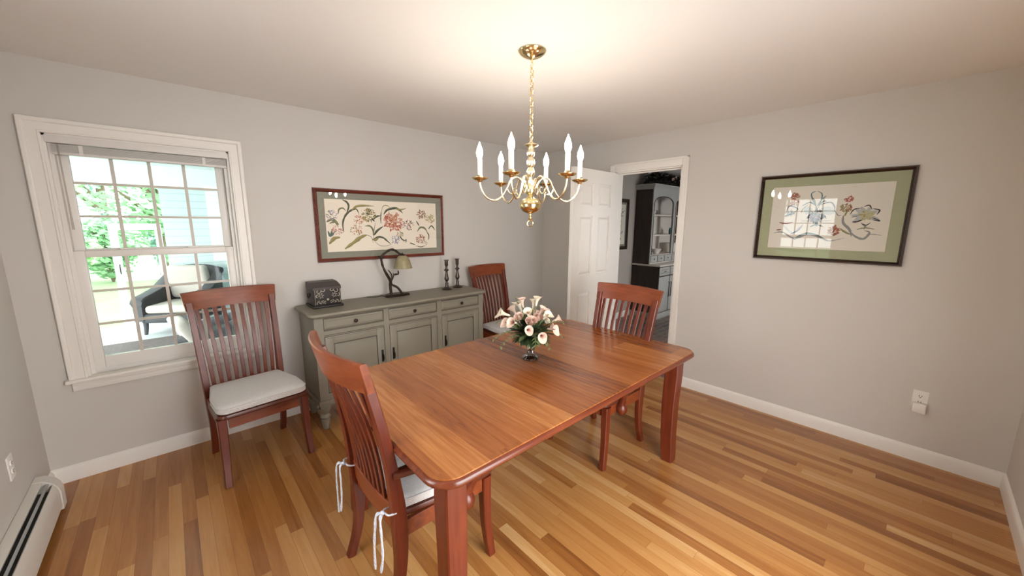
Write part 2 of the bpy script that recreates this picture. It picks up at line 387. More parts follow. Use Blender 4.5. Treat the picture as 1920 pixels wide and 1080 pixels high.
ART_URN = [
('L','lg',0.0276,[(0.215,0.016),(0.185,0.034),(0.155,0.058)]),
('L','lg',0.0276,[(0.215,0.016),(0.199,0.041),(0.183,0.072)]),
('L','lg',0.0276,[(0.215,0.016),(0.221,0.04),(0.227,0.07)]),
('L','lg',0.0276,[(0.215,0.016),(0.241,0.028),(0.267,0.044)]),
('L','lg',0.0276,[(0.215,0.016),(0.25,-0.005),(0.285,-0.02)]),
('L','lg',0.0276,[(0.215,0.016),(0.229,-0.003),(0.243,-0.016)]),
('L','lg',0.0276,[(0.215,0.016),(0.206,-0.004),(0.197,-0.018)]),
('L','lg',0.0276,[(0.215,0.016),(0.185,-0.008),(0.153,-0.027)]),
('L','lg',0.0276,[(0.215,0.016),(0.177,0.012),(0.137,0.014)]),
('L','bk',0.0078,[(0.131,0.018),(0.149,0.054),(0.187,0.061)]),
('L','bk',0.0078,[(0.197,0.071),(0.223,0.079),(0.239,0.048)]),
('L','bk',0.009,[(0.242,0.056),(0.276,0.046),(0.265,0.016)]),
('L','bk',0.0078,[(0.238,0.002),(0.286,-0.025),(0.245,-0.016)]),
('L','bk',0.0108,[(0.148,-0.031),(0.173,-0.029),(0.215,-0.009)]),
('L','gy',0.0072,[(0.139,-0.001),(0.177,0.013)]),
('D',['ye','ye','go'],(0.217,0.014),0.0348,34),
('L','gy',0.012,[(0.194,-0.038),(0.218,-0.06),(0.213,-0.082)]),
('L','bk',0.0072,[(0.2,-0.045),(0.223,-0.053),(0.242,-0.034)]),
('L','ol',0.0084,[(0.177,-0.083),(0.22,-0.071),(0.269,-0.081)]),
('L','gy',0.0054,[(0.23,-0.115),(0.263,-0.114),(0.306,-0.12)]),
('L','gy',0.018,[(0.097,0.014),(0.102,-0.038),(0.14,-0.083),(0.156,-0.132)]),
('L','gy',0.0144,[(0.138,-0.091),(0.177,-0.131),(0.22,-0.145),(0.245,-0.103),(0.216,-0.089)]),
('L','ol',0.0132,[(0.09,-0.076),(0.116,-0.099),(0.153,-0.12)]),
('D',['rd','rd','or'],(0.114,0.124),0.024,22),
('L','rd',0.0096,[(0.098,0.133),(0.112,0.103)]),
('L','rd',0.0084,[(0.137,0.132),(0.118,0.107)]),
('D',['br','go','ol','or'],(0.105,0.066),0.03,40),
('L','ol',0.012,[(0.104,0.007),(0.114,0.044),(0.131,0.066)]),
('D',['rd','br','or'],(-0.193,0.159),0.0264,28),
('D',['or','pk','br'],(-0.195,0.119),0.0288,30),
('L','rd',0.0084,[(-0.222,0.148),(-0.197,0.163),(-0.167,0.169)]),
('L','te',0.0072,[(-0.235,0.043),(-0.222,0.088),(-0.169,0.066),(-0.193,0.034)]),
('L','te',0.0132,[(-0.245,0.011),(-0.212,0.026),(-0.179,0.03)]),
('D',['te','li','bl'],(-0.213,0.035),0.027,22),
('L','te',0.009,[(-0.053,0.063),(-0.085,0.126),(-0.098,0.173),(-0.073,0.189)]),
('L','te',0.0078,[(-0.05,0.063),(-0.036,0.132),(-0.039,0.17),(-0.066,0.189)]),
('L','te',0.0084,[(-0.055,0.079),(-0.035,0.124),(-0.011,0.155)]),
('L','te',0.0084,[(-0.052,0.086),(-0.022,0.116),(-0.003,0.111)]),
('L','te',0.0072,[(-0.061,0.079),(-0.076,0.126),(-0.094,0.146)]),
('L','te',0.0084,[(-0.065,0.087),(-0.103,0.111),(-0.145,0.085)]),
('L','te',0.0084,[(-0.047,0.09),(0.016,0.107),(0.042,0.076),(0.045,0.045)]),
('L','gy',0.0054,[(0.039,0.061),(0.068,0.015),(0.085,0.018)]),
('L','gy',0.0066,[(-0.143,0.033),(-0.136,0.065),(-0.107,0.096)]),
('F','li',[(-0.034,0.063),(-0.006,0.081),(0.038,0.068),(0.051,0.03),(0.02,0.015),(-0.018,0.027)]),
('F','li',[(-0.136,0.065),(-0.106,0.084),(-0.078,0.064),(-0.081,0.032),(-0.118,0.021)]),
('D',['la','te','bk','gy'],(-0.053,0.008),0.0468,70),
('L','te',0.0096,[(-0.109,-0.007),(-0.092,0.017),(-0.054,0.02)]),
('L','te',0.0096,[(-0.054,0.02),(-0.01,0.016),(0.006,-0.011)]),
('L','gy',0.0054,[(-0.14,-0.023),(-0.049,-0.024),(0.045,-0.022)]),
('L','te',0.0108,[(-0.056,0.032),(-0.061,0.079)]),
('L','te',0.0156,[(-0.05,-0.023),(-0.044,-0.062)]),
('L','te',0.0096,[(-0.083,-0.068),(-0.046,-0.05),(-0.004,-0.067)]),
('L','gy',0.0132,[(-0.302,-0.116),(-0.246,-0.109),(-0.166,-0.155),(-0.09,-0.122),(-0.011,-0.144),(0.041,-0.166),(0.118,-0.143)]),
('L','te',0.012,[(-0.166,-0.153),(-0.103,-0.115),(-0.038,-0.125),(0.028,-0.162)]),
('L','li',0.0168,[(-0.253,-0.047),(-0.183,-0.116),(-0.136,-0.055)]),
('L','bl',0.0084,[(-0.196,-0.121),(-0.152,-0.095),(-0.124,-0.047)]),
('L','br',0.0108,[(-0.275,-0.035),(-0.232,-0.043),(-0.186,-0.032)]),
('L','br',0.0084,[(-0.29,-0.093),(-0.255,-0.089)]),
('D',['br','rd','or'],(0.057,-0.092),0.033,44),
('L','br',0.0096,[(0.023,-0.085),(0.051,-0.119)]),
('L','br',0.0096,[(0.064,-0.05),(0.057,-0.092)]),
('L','br',0.0084,[(0.088,-0.107),(0.055,-0.131)])]

SKY = 8.5
EXPO = 0.60
M_BULB = emit('lit_bulb', (1.0, .89, .75), 110)
# ------------------------------------------------------------------ the room
H = 2.40
XL, XR, YB, YF = -.675, 3.522, 3.294, -.494       # left, right, back (window) and front wall planes
T = .12
HX1, HY0, HYB = 7.6, -.45, 3.31                     # the hall beyond the door

b = B(); b.box(XL-T, XR+.06, YF-T, YB+T, -.1, 0); struct(b, 'floor', 'floor')
b = B(); b.box(XR+.06, HX1+T, HY0-T, HYB+T, -.1, 0); struct(b, 'floor_hall', 'tile')
b = B(); b.box(XL-T, XR+T, YF-T, YB+T, H, H+.12); struct(b, 'ceiling', 'ceil')
b = B(); b.box(XR+T, HX1+T, HY0-T, HYB+T, H, H+.12); struct(b, 'ceiling_hall', 'ceil')

WZ0, WZ1 = .605, 2.02
WA = (-.458, .356)          # window opening in the back wall (x)
WC = (.945, 1.76)           # window opening in the left wall (y)
b = B()
b.box(XL-T, WA[0], YB, YB+T, 0, H); b.box(WA[1], XR+T, YB, YB+T, 0, H)
b.box(WA[0], WA[1], YB, YB+T, 0, WZ0); b.box(WA[0], WA[1], YB, YB+T, WZ1, H)
struct(b, 'wall_back', 'wall', smooth=0)
b = B()
b.box(XL-T, XL, YF-T, WC[0], 0, H); b.box(XL-T, XL, WC[1], YB, 0, H)
b.box(XL-T, XL, WC[0], WC[1], 0, WZ0); b.box(XL-T, XL, WC[0], WC[1], WZ1, H)
struct(b, 'wall_left', 'wall', smooth=0)
DY0, DY1, DZ = 1.575, 2.275, 2.075
b = B()
b.box(XR, XR+T, YF-T, DY0, 0, H); b.box(XR, XR+T, DY1, YB, 0, H); b.box(XR, XR+T, DY0, DY1, DZ, H)
struct(b, 'wall_right', 'wall', smooth=0)
FX = (.45, 1.62)            # unseen opening added in the front wall to let in fill light
b = B()
b.box(XL, FX[0], YF-T, YF, 0, H); b.box(FX[1], XR, YF-T, YF, 0, H); b.box(FX[0], FX[1], YF-T, YF, 2.08, H)
struct(b, 'wall_front', 'wall', smooth=0)

def skirting(name, poly_pts, run):
    """run: list of (x0,y0,x1,y1,nx,ny) board pieces against a wall, n points into the room"""
    b = B()
    for x0, y0, x1, y1, nx, ny in run:
        prof = [(0, 0), (.014, 0), (.014, .075), (.010, .088), (.004, .095), (0, .097)]
        b.rings([[(x0+nx*d, y0+ny*d, z) for d, z in prof], [(x1+nx*d, y1+ny*d, z) for d, z in prof]])
    return struct(b, name, 'trim', smooth=30)
skirting('baseboard_back', None, [(XL, YB, XR, YB, 0, -1)])
skirting('baseboard_right', None, [(XR, YF, XR, DY0-.062, -1, 0), (XR, DY1+.062, XR, YB-.014, -1, 0)])
skirting('baseboard_front', None, [(XL, YF, FX[0]-.06, YF, 0, 1), (FX[1]+.06, YF, XR-.014, YF, 0, 1)])
skirting('baseboard_left', None, [(XL, 3.02, XL, YB-.014, 1, 0)])

# hall beyond the door
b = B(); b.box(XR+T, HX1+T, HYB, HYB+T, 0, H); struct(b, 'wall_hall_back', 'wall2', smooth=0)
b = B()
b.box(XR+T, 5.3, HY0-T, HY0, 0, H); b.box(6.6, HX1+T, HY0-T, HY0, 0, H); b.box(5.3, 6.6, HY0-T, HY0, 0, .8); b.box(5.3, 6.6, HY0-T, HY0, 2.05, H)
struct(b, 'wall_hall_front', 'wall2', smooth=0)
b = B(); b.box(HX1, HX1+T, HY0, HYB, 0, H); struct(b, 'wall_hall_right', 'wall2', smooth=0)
skirting('baseboard_hall', None, [(XR+T+.002, HYB, 5.74, HYB, 0, -1)])

# ------------------------------------------------------------------ windows
def make_window(name, u0, u1, tf, wall):
    root = empty_struct(name)
    def nb():
        b = B(); b.tf = tf; return b
    z0, z1, cw = WZ0, WZ1, .077
    # casing with a raised outer band and a small inner bead
    b = nb()
    prof = [(.0, 0), (0, -.018), (.003, -.021), (.009, -.021), (.012, -.016), (cw-.026, -.014), (cw-.022, -.024), (cw-.016, -.027), (cw-.004, -.026), (cw, -.021), (cw, 0)]
    zb = z0+.022
    b.rings([[(u0-o, d, zb) for o, d in prof], [(u0-o, d, z1+o) for o, d in prof], [(u1+o, d, z1+o) for o, d in prof], [(u1+o, d, zb) for o, d in prof]])
    struct(b, 'window_casing', 'trim', root)
    b = nb(); b.box(u0-.012, u0+.012, .0, T, z0, z1); b.box(u1-.012, u1+.012, .0, T, z0, z1); b.box(u0, u1, .0, T, z1-.012, z1+.01)
    b.box(u0+.012, u0+.03, .03, T, z0, z1); b.box(u1-.03, u1-.012, .03, T, z0, z1); b.box(u0+.012, u1-.012, .05, T+.02, z0-.01, z0+.05)
    struct(b, 'window_jamb', 'vinyl', root)
    b = nb(); b.box(u0-cw-.012, u1+cw+.012, -.045, .03, z0, z0+.022, .006); struct(b, 'window_sill', 'trim', root)
    b = nb(); b.box(u0-cw+.01, u1+cw-.01, -.020, 0, z0-.052, z0, .003); b.box(u0-cw+.01, u1+cw-.01, -.030, 0, z0-.018, z0, .007)
    struct(b, 'window_apron', 'trim', root)
    def sash(d0, d1, a0, a1, za, zb, st, rb, rt):
        b = nb()
        b.box(a0, a0+st, d0, d1, za, zb, .004); b.box(a1-st, a1, d0, d1, za, zb, .004)
        b.box(a0+st, a1-st, d0, d1, za, za+rb, .004); b.box(a0+st, a1-st, d0, d1, zb-rt, zb, .004)
        s = struct(b, 'window_sash', 'vinyl', root)
        g0, g1, h0, h1 = a0+st, a1-st, za+rb, zb-rt; dm = (d0+d1)/2
        b = nb()
        for k in (1, 2, 3):
            u = g0+(g1-g0)*k/4; b.box(u-.0085, u+.0085, dm-.006, dm+.006, h0, h1)
        for k in (1, 2):
            z = h0+(h1-h0)*k/3; b.box(g0, g1, dm-.0055, dm+.0055, z-.0075, z+.0075)
        struct(b, 'muntin_grid', 'muntin', s)
        b = nb(); b.add([(g0, dm+.008, h0), (g1, dm+.008, h0), (g1, dm+.008, h1), (g0, dm+.008, h1)], [(0, 1, 2, 3)])
        struct(b, 'window_pane', 'pane', s, smooth=0)
        return s
    sash(.075, .105, u0+.03, u1-.03, 1.345, z1-.01, .046, .04, .05)
    lo = sash(.040, .072, u0+.028, u1-.028, z0+.045, 1.375, .046, .072, .04)
    b = nb()
    for u in (u0+.25, u1-.25): b.box(u-.028, u+.028, .034, .052, 1.375, 1.387, .003)
    struct(b, 'sash_lock', 'vinyl', lo)
    return root
make_window('window_1', WA[0], WA[1], lambda p: Vector((p.x, YB+p.y, p.z)), 'back')
make_window('window_2', WC[0], WC[1], lambda p: Vector((XL-p.y, p.x, p.z)), 'left')

# raised blind at the back window
bl = thing('window_blind', 'white slatted blind pulled right up at the top of the window with the grid panes', 'blind', (-.05, YB+.02, WZ1))
u0, u1 = WA[0]+.006, WA[1]-.006
b = B(); b.box(u0, u1, YB-.006, YB+.036, 1.972, 2.012, .004); b.done('headrail', 'blind', bl, at=bl.location)
b = B()
for k in range(9): b.box(u0+.022, u1-.012, YB+.002, YB+.028, 1.928+k*.0044, 1.9305+k*.0044, 0)
b.done('slats', 'blind', bl, at=bl.location); bl.children[-1]['kind'] = 'stuff'
b = B(); b.box(u0+.022, u1-.012, YB+.000, YB+.030, 1.912, 1.927, .003); b.done('bottom_rail', 'blind', bl, at=bl.location)
for x in (u0+.13, u1-.13):
    b = B(); b.box(x-.008, x+.008, YB-.003, YB+.001, 1.915, 1.968); b.done('ladder_tape', 'blind', bl, at=bl.location)
b = B(); b.tube([(u0+.045, YB-.004, 1.97), (u0+.047, YB-.006, 1.62), (u0+.047, YB-.006, 1.50)], [.0035, .0035, .0055], 8); b.done('wand', 'crystal', bl, at=bl.location)

# ------------------------------------------------------------------ door
def casing(b, x0, x1, y0, y1, z1, cw=.058, th=.016):
    b.box(x0, x1, y0-cw, y0, 0, z1+.08, .004); b.box(x0, x1, y1, y1+cw, 0, z1+.08, .004); b.box(x0, x1, y0, y1, z1, z1+.08, .004)
b = B(); casing(b, XR-.016, XR, DY0, DY1, DZ)
b.box(XR-.022, XR-.010, DY0-.058, DY0-.040, 0, DZ+.08, .004); b.box(XR-.022, XR-.010, DY1+.040, DY1+.058, 0, DZ+.08, .004); b.box(XR-.022, XR-.010, DY0-.058, DY1+.058, DZ+.062, DZ+.08, .004)
casing(b, XR+T, XR+T+.016, DY0, DY1, DZ)
b.box(XR-.002, XR+T+.002, DY0-.004, DY0+.014, 0, DZ); b.box(XR-.002, XR+T+.002, DY1-.014, DY1+.004, 0, DZ); b.box(XR-.002, XR+T+.002, DY0, DY1, DZ-.014, DZ+.002)
b.box(XR+.045, XR+.057, DY0+.012, DY0+.024, 0, DZ-.012); b.box(XR+.045, XR+.057, DY0+.012, DY1-.012, DZ-.026, DZ-.012)
struct(b, 'trim_1', 'trim')
dr = empty_struct('door_1', (3.497, 2.2525, 0))
dx0, dx1, dy0, dy1, dz0, dz1 = 2.785, 3.497, 2.235, 2.27, .012, 2.062
b = B()
st, mid = .105, .09; pw = (dx1-dx0-2*st-mid)/2
for a in (dx0, dx0+st+pw, dx1-st): b.box(a, a+(mid if a == dx0+st+pw else st), dy0, dy1, dz0, dz1)
rails = [(dz0, .235), (.875, 1.045), (1.625, 1.715), (1.935, dz1)]
for za, zb in rails:
    b.box(dx0+st, dx0+st+pw, dy0, dy1, za, zb); b.box(dx0+st+pw+mid, dx1-st, dy0, dy1, za, zb)
for px in (dx0+st, dx0+st+pw+mid):
    for (a, za), (zb, c) in zip(rails[:-1], rails[1:]):
        b.box(px, px+pw, dy0+.012, dy1-.012, za, zb)
struct(b, 'door_leaf', 'trim', dr, at=dr.location, smooth=0)
b = B()
for px in (dx0+st, dx0+st+pw+mid):
    for (a, za), (zb, c) in zip(rails[:-1], rails[1:]):
        for ya, yb, s in ((dy0+.013, dy0+.0035, 1), (dy1-.013, dy1-.0035, -1)):
            i, j = .012, .034
            b.rings([[(px+i, ya, za+i), (px+pw-i, ya, za+i), (px+pw-i, ya, zb-i), (px+i, ya, zb-i)],
                     [(px+j, yb, za+j), (px+pw-j, yb, za+j), (px+pw-j, yb, zb-j), (px+j, yb, zb-j)]])
struct(b, 'door_panel', 'trim', dr, at=dr.location, smooth=0)
b = B()
for z in (.25, 1.05, 1.82): b.tube([(dx1+.008, dy1+.009, z), (dx1+.008, dy1+.009, z+.09)], .006, 8)
struct(b, 'door_hinge', 'brass', dr, at=dr.location)
# casing of the added light opening behind the camera
b = B(); b.box(FX[0]-.058, FX[0], YF, YF+.016, 0, 2.16); b.box(FX[1], FX[1]+.058, YF, YF+.016, 0, 2.16); b.box(FX[0], FX[1], YF, YF+.016, 2.08, 2.16); struct(b, 'trim_2', 'trim')

# ------------------------------------------------------------------ baseboard heater
ht = thing('baseboard_heater', 'long low white enamelled baseboard heater along the wall left of the window', 'heater', (XL+.04, 1.3, 0))
y0, y1 = YF+.03, 2.955
b = B()
prof = [(.0, .02), (.012, .02), (.012, .178), (.036, .196), (.036, .200), (.010, .205), (0, .205)]
b.rings([[(XL+.002+d, y, z) for d, z in prof] for y in (y0, y1)]); b.done('back_panel', 'heater', ht, at=ht.location)
b = B()
prof = [(.072, .035), (.085, .040), (.085, .118), (.079, .148), (.068, .172), (.064, .170), (.074, .146), (.079, .118), (.079, .044), (.072, .040)]
b.rings([[(XL+.002+d, y, z) for d, z in prof] for y in (y0, y1)]); b.done('front_panel', 'heater', ht, at=ht.location)
b = B(); b.box(XL+.014, XL+.072, y0, y1-.01, .012, .14); b.done('fin_block', 'heater_in', ht, at=ht.location)
b = B(); prof = [(.046, .183), (.055, .178), (.056, .181), (.047, .187)]
b.rings([[(XL+.002+d, y, z) for d, z in prof] for y in (y0, y1)]); b.done('damper', 'fin', ht, at=ht.location)
b = B(); prof = [(0, .0), (.088, .018), (.090, .120), (.083, .152), (.070, .176), (.038, .203), (.010, .209), (0, .209)]
b.rings([[(XL+.002+d, y, z) for d, z in prof] for y in (y1-.012, y1+.055)]); b.done('end_cap', 'heater', ht, at=ht.location)

# ------------------------------------------------------------------ outlets
def outlet(loc, rz, label, sockets):
    o = thing('wall_outlet', label, 'outlet', loc, rz)     # plate faces local -y
    b = B(); b.box(-.036, .036, -.006, 0, -.058, .058, .003); b.done('cover_plate', 'white_plastic', o)
    for z in (.02, -.02):
        b = B(); b.lathe([(.0005, 0), (.0165, 0), (.0165, .003), (.0005, .003)], n=20)
        b.v = [(x, -.006-zz, y*.85+z) for x, y, zz in b.v]; f = b.done('receptacle', 'white_plastic', o)
        b = B(); b.box(-.0075, -.0045, -.0095, -.0088, z-.002, z+.007); b.box(.0045, .0075, -.0095, -.0088, z-.002, z+.006)
        b.box(-.0025, .0025, -.0095, -.0088, z-.010, z-.005); b.done('slot', 'slot', f)
    return o
outlet((XL, 2.745, .412), math.radians(90), 'white double wall outlet above the baseboard heater', 2)
outlet((XR, -.102, .425), math.radians(-90), 'white wall outlet low under the large dark-framed picture', 1)
ad = thing('plug_adapter', 'white plug-in adapter in the lower socket under the dark-framed picture', 'adapter', (XR-.0105, -.105, .385), math.radians(-90))
b = B(); b.box(-.033, .031, -.038, 0, -.042, .020, .006); b.done('adapter_body', 'white_plastic', ad)
b = B(); b.box(-.036, -.031, -.022, -.012, -.020, -.010, .001); b.done('side_button', 'white_plastic', ad)
# ------------------------------------------------------------------ dining table
TX0, TX1, TY0, TY1, TZ = .508, 2.405, .878, 2.000, .76
tc = ((TX0+TX1)/2, (TY0+TY1)/2, 0)
tb = thing('dining_table', 'long cherry dining table with rounded corners and a flower vase on it', 'table', tc)
def loop(inset, z, r=.095): return [(x, y, z) for x, y in rrect(TX0+inset, TX1-inset, TY0+inset, TY1-inset, max(.01, r-inset), 9)]
b = B()
prof = [(.020, TZ-.034), (.006, TZ-.032), (.001, TZ-.026), (.0, TZ-.019), (.002, TZ-.012), (.007, TZ-.007), (.0125, TZ-.0045)]
b.rings([loop(i, z) for i, z in prof], 0, True)
b.done('table_edge', 'edge', tb, at=tc, smooth=50)
b = B(); b.rings([loop(.0125, TZ-.006), loop(.0125, TZ-.0005), loop(.0135, TZ)]); b.done('tabletop', 'top', tb, at=tc, smooth=20)
b = B(); ai = .082; at_ = .022; za, zb = .662, TZ-.034
b.box(TX0+ai+.05, TX1-ai-.05, TY0+ai, TY0+ai+at_, za, zb); b.box(TX0+ai+.05, TX1-ai-.05, TY1-ai-at_, TY1-ai, za, zb)
b.box(TX0+ai, TX0+ai+at_, TY0+ai+.05, TY1-ai-.05, za, zb); b.box(TX1-ai-at_, TX1-ai, TY0+ai+.05, TY1-ai-.05, za, zb)
b.done('apron', 'cherry_x', tb, at=tc)
for sx in (-1, 1):
    for sy in (-1, 1):
        cx = (TX0+.104) if sx < 0 else (TX1-.112); cy = (TY0+.104) if sy < 0 else (TY1-.104)
        b = B(); b.sweep([(cx, cy, TZ-.034), (cx+sx*.001, cy+sy*.001, .60), (cx-sx*.004, cy-sy*.004, .40), (cx-sx*.002, cy-sy*.002, .2), (cx+sx*.006, cy+sy*.006, 0)],
                         [.042, .042, .040, .038, .035], [.042, .042, .040, .038, .035], ch=.12)
        b.done('leg', 'cherry_z', tb, at=tc, smooth=40)

# ------------------------------------------------------------------ chairs
POST = [(0, -.252), (.10, -.219), (.20, -.202), (.30, -.196), (.42, -.199), (.52, -.206), (.65, -.221), (.80, -.246), (.95, -.279), (1.03, -.299)]
def post_y(z):
    for (za, ya), (zb, yb) in zip(POST[:-1], POST[1:]):
        if z <= zb: return ya+(yb-ya)*(z-za)/(zb-za)
    (za, ya), (zb, yb) = POST[-2:]; return ya+(yb-ya)*(z-za)/(zb-za)
def post_x(z): return .207+.030*max(0, z-.2)**1.2
def bow(x, w=.26): return .052*(1-(x/w)**2)
def seat_poly(g=0, notch=True):
    P = []
    front = rrect(-.245+g, .245-g, -.1, .262-g, .045, 7)
    front = [p for p in front if p[1] > 0]
    P += front[:len(front)//2] + front[len(front)//2:]
    P = [(.245-g, .05)] + front + [(-.245+g, .05), (-.205+g, -.185+g), (.205-g, -.185+g)]
    return P
def make_chair(label, arms, group=None):
    t = thing('dining_chair' if not arms else 'dining_armchair', label, 'chair', group=group)
    # seat
    b = B(); b.rings([[(x, y, z) for x, y in seat_poly(g)] for g, z in ((.014, .418), (.003, .424), (0, .434), (.004, .446), (.012, .449))]); b.done('seat', 'cherry_y', t, smooth=40)
    b = B()
    b.box(-.19, .19, .205, .227, .352, .420); b.box(-.185, .185, -.205, -.186, .352, .420)
    for s in (-1, 1): b.sweep([(s*.214, -.19, .386), (s*.222, .205, .386)], [.034]*2, [.010]*2, U=(0, 0, 1), ch=.1)
    b.done('seat_apron', 'cherry_x', t)
    for s in (-1, 1):
        pts = spline([(s*.222, .214, .42), (s*.222, .214, .30), (s*.225, .219, .16), (s*.232, .238, 0)], 4)
        n = len(pts); b = B(); b.sweep(pts, [.0235-.007*i/n for i in range(n)], [.0235-.006*i/n for i in range(n)], ch=.18); b.done('leg', 'cherry_z', t, smooth=40)
    for s in (-1, 1):
        pts = spline([(s*post_x(z), y, z) for z, y in POST], 3); n = len(pts)
        dz = [.017+.011*math.exp(-((p[2]-.42)/.22)**2) for p in pts]
        b = B(); b.sweep(pts, [.0175]*n, dz, ch=.16); b.done('back_post', 'cherry_z', t, smooth=40)
    # crest rail, bowed backwards, leaning with the posts
    def rail(z0, z1, w0, w1, th, bw, ny=17, name='crest_rail', crown=0, mat='cherry_x'):
        b = B(); R = []
        for i in range(ny):
            u = -1+2*i/(ny-1); sec = []
            for z, w, side in ((z0, w0, 1), (z0, w0, -1), ((z0+z1)/2, (w0+w1)/2, -1), (z1-.004, w1, -1), (z1, w1, -.55), (z1, w1, .55), (z1-.004, w1, 1), ((z0+z1)/2, (w0+w1)/2, 1)):
                x = u*w; zz = z+(crown*(1-u*u) if z > z0 else 0)
                y = post_y(zz)-bw*(1-u*u)+side*th
                sec.append((x, y, zz))
            R.append(sec)
        b.rings(R); return b.done(name, mat, t, smooth=40)
    rail(.985, 1.098, .251, .264, .0125, .052, crown=.004)
    rail(.395, .487, .196, .205, .010, .014, name='lower_rail')
    for i in range(9):
        k = (i-4)/4
        pts = []
        for j in range(9):
            z = .478+(.995-.478)*j/8
            x = k*(.170+.026*j/8)
            f = j/8
            y = post_y(z)-(.013*(1-f)+.052*f)*(1-(x/.255)**2)+.010*math.sin(PI*f)
            pts.append((x, y, z))
        b = B(); b.sweep(pts, [.0105+.0015*j/8 for j in range(9)], .0052, ch=.3); b.done('back_slat', 'cherry_z', t, smooth=40)
    if arms:
        for s in (-1, 1):
            b = B()
            path = spline([(s*.232, -.222, .640), (s*.258, -.13, .648), (s*.276, -.03, .650), (s*.282, .06, .642), (s*.280, .115, .618)], 5); n = len(path)
            b.sweep(path, [.018+.012*math.sin(PI*min(1, i/n*1.1)) for i in range(n)], [.011]*n, ch=.35)
            b.done('armrest', 'cherry_y', t, smooth=50)
            b = B()
            path = spline([(s*.280, .112, .628), (s*.284, .128, .56), (s*.276, .112, .49), (s*.256, .092, .43), (s*.250, .088, .375)], 5); n = len(path)
            b.sweep(path, [.014+.004*(i/n) for i in range(n)], [.016+.019*max(0, i/n-.35) for i in range(n)], ch=.35)
            b.ball((s*.250, .088, .380), .038, 14, 8, sz=1.15)
            b.done('arm_support', 'cherry_z', t, smooth=60)
    return t
def cushion(label, bump=0, ties=False):
    t = thing('seat_cushion', label, 'cushion')
    poly0 = [(.238, .05)] + [p for p in rrect(-.238, .238, -.1, .258, .055, 8) if p[1] > 0] + [(-.238, .05)] + [(-.192-.008*math.cos(a), -.160-.025*math.sin(a)) for a in (0, .5, 1.2)] + [(.192+.008*math.cos(a), -.160-.025*math.sin(a)) for a in (1.2, .5, 0)]
    cx, cy = 0, .04
    def ring(k, z): return [(cx+(x-cx)*k, cy+(y-cy)*k, z) for x, y in poly0]
    b = B(); b.rings([ring(.96, .0), ring(.995, .007), ring(1.005, .018), ring(1.0, .034), ring(.975, .045), ring(.91, .052), ring(.7, .057), ring(.4, .059), ring(.1, .060)])
    b.done('pad', 'cushion', t, smooth=70)
    b = B(); P = [Vector((x, y, .038)) for x, y in poly0]; P = [Vector((cx, cy, .038))+(p-Vector((cx, cy, .038)))*.998 for p in P]
    b.tube(P+[P[0]], .0035, 6); P2 = [Vector((p.x, p.y, .009)) for p in P]; b.tube(P2+[P2[0]], .003, 6); b.done('piping', 'piping', t, smooth=70)
    if ties:
        for s in (-1, 1):
            x = s*.205; y = -.245
            b = B()
            b.tube(spline([(x-s*.030, -.17, .015), (x-s*.032, -.215, .02), (x-s*.022, y, .03), (x+s*.02, y, .035), (x+s*.024, -.215, .03)], 4), .0036, 6)
            b.ball((x-s*.006, y-.012, .035), .009, 8, 6)
            rnd = random.Random(3+s)
            for d, ln in ((-.026, .235), (.030, .21)):
                pts = spline([(x-s*.006, y-.012, .035), (x+d*.6, y-.030, .030), (x+d, y-.034, -.03), (x+d*1.25+rnd.uniform(-.01, .01), y-.036, -.11), (x+d*.9+rnd.uniform(-.01, .012), y-.040, .03-ln)], 5)
                n = len(pts); b.sweep(pts, [.0058-.0018*math.sin(i*1.3) for i in range(n)], [.0026]*n, U=(1, 0, 0), ch=.4)
            b.done('tie', 'tie', t, smooth=60)
    return t
def face(fx, fy): return math.atan2(fy, fx)-PI/2
CH = [
 ('arm', (.722, 1.432), face(1, .02), 'cherry slat-back armchair at the near end of the table, seen from behind', 'pale cushion tied on the armchair at the near end of the table'),
 ('arm', (2.122, 1.428), face(-1, .03), 'cherry slat-back armchair at the doorway end of the table, facing the room', None),
 ('side', (.300, 2.852), face(.105, -.995), 'cherry slat-back chair standing under the window with the grid panes', 'pale tweed cushion on the chair under the window'),
 ('side', (2.570, 2.893), face(.09, -.995), 'cherry slat-back chair in the corner beside the grey sideboard', 'pale cushion on the chair in the corner beside the sideboard'),
]
g = 'matching cherry slat-back dining chairs'
for kind, (x, y), rz, lab, cl in CH:
    t = make_chair(lab, kind == 'arm', g)
    t.location = (x, y, 0); t.rotation_euler.z = rz
    if cl:
        c = cushion(cl, ties=(y < 2)); c.location = (x, y, .4495); c.rotation_euler.z = rz; c['group'] = 'pale seat cushions'

# ------------------------------------------------------------------ sideboard
SX0, SX1, SY0, SY1, SZ = .690, 2.212, 2.862, 3.272, .90
so = ((SX0+SX1)/2, (SY0+SY1)/2, 0)
sb = thing('sideboard', 'grey-green painted sideboard with three drawers over three doors under the long picture', 'sideboard', so)
b = B(); e = .036
P = rrect(SX0-e, SX1+e, SY0-.034, SY1+.010, .045, 6)
def sh(i, z): return [(x, y, z) for x, y in rrect(SX0-e+i, SX1+e-i, SY0-.034+i, SY1+.010-i*.2, .045-i*.5, 6)]
b.rings([sh(.016, SZ-.030), sh(.010, SZ-.026), sh(.004, SZ-.021), sh(0, SZ-.014), sh(.001, SZ-.006), sh(.006, SZ)])
b.done('sideboard_top', 'greige', sb, at=so, smooth=40)
bays = [(.752, 1.203), (1.246, 1.694), (1.740, 2.158)]
DRZ = (.770, .856); DOZ = (.285, .722)
b = B()     # carcass: sides, back, bottom and face frame with openings
yf = SY0; ft = .02
b.box(SX0, SX0+.02, yf, SY1, .205, SZ-.03); b.box(SX1-.02, SX1, yf, SY1, .205, SZ-.03)
b.box(SX0+.02, SX1-.02, SY1-.012, SY1, .205, SZ-.03); b.box(SX0+.02, SX1-.02, yf+ft, SY1-.012, .205, .225)
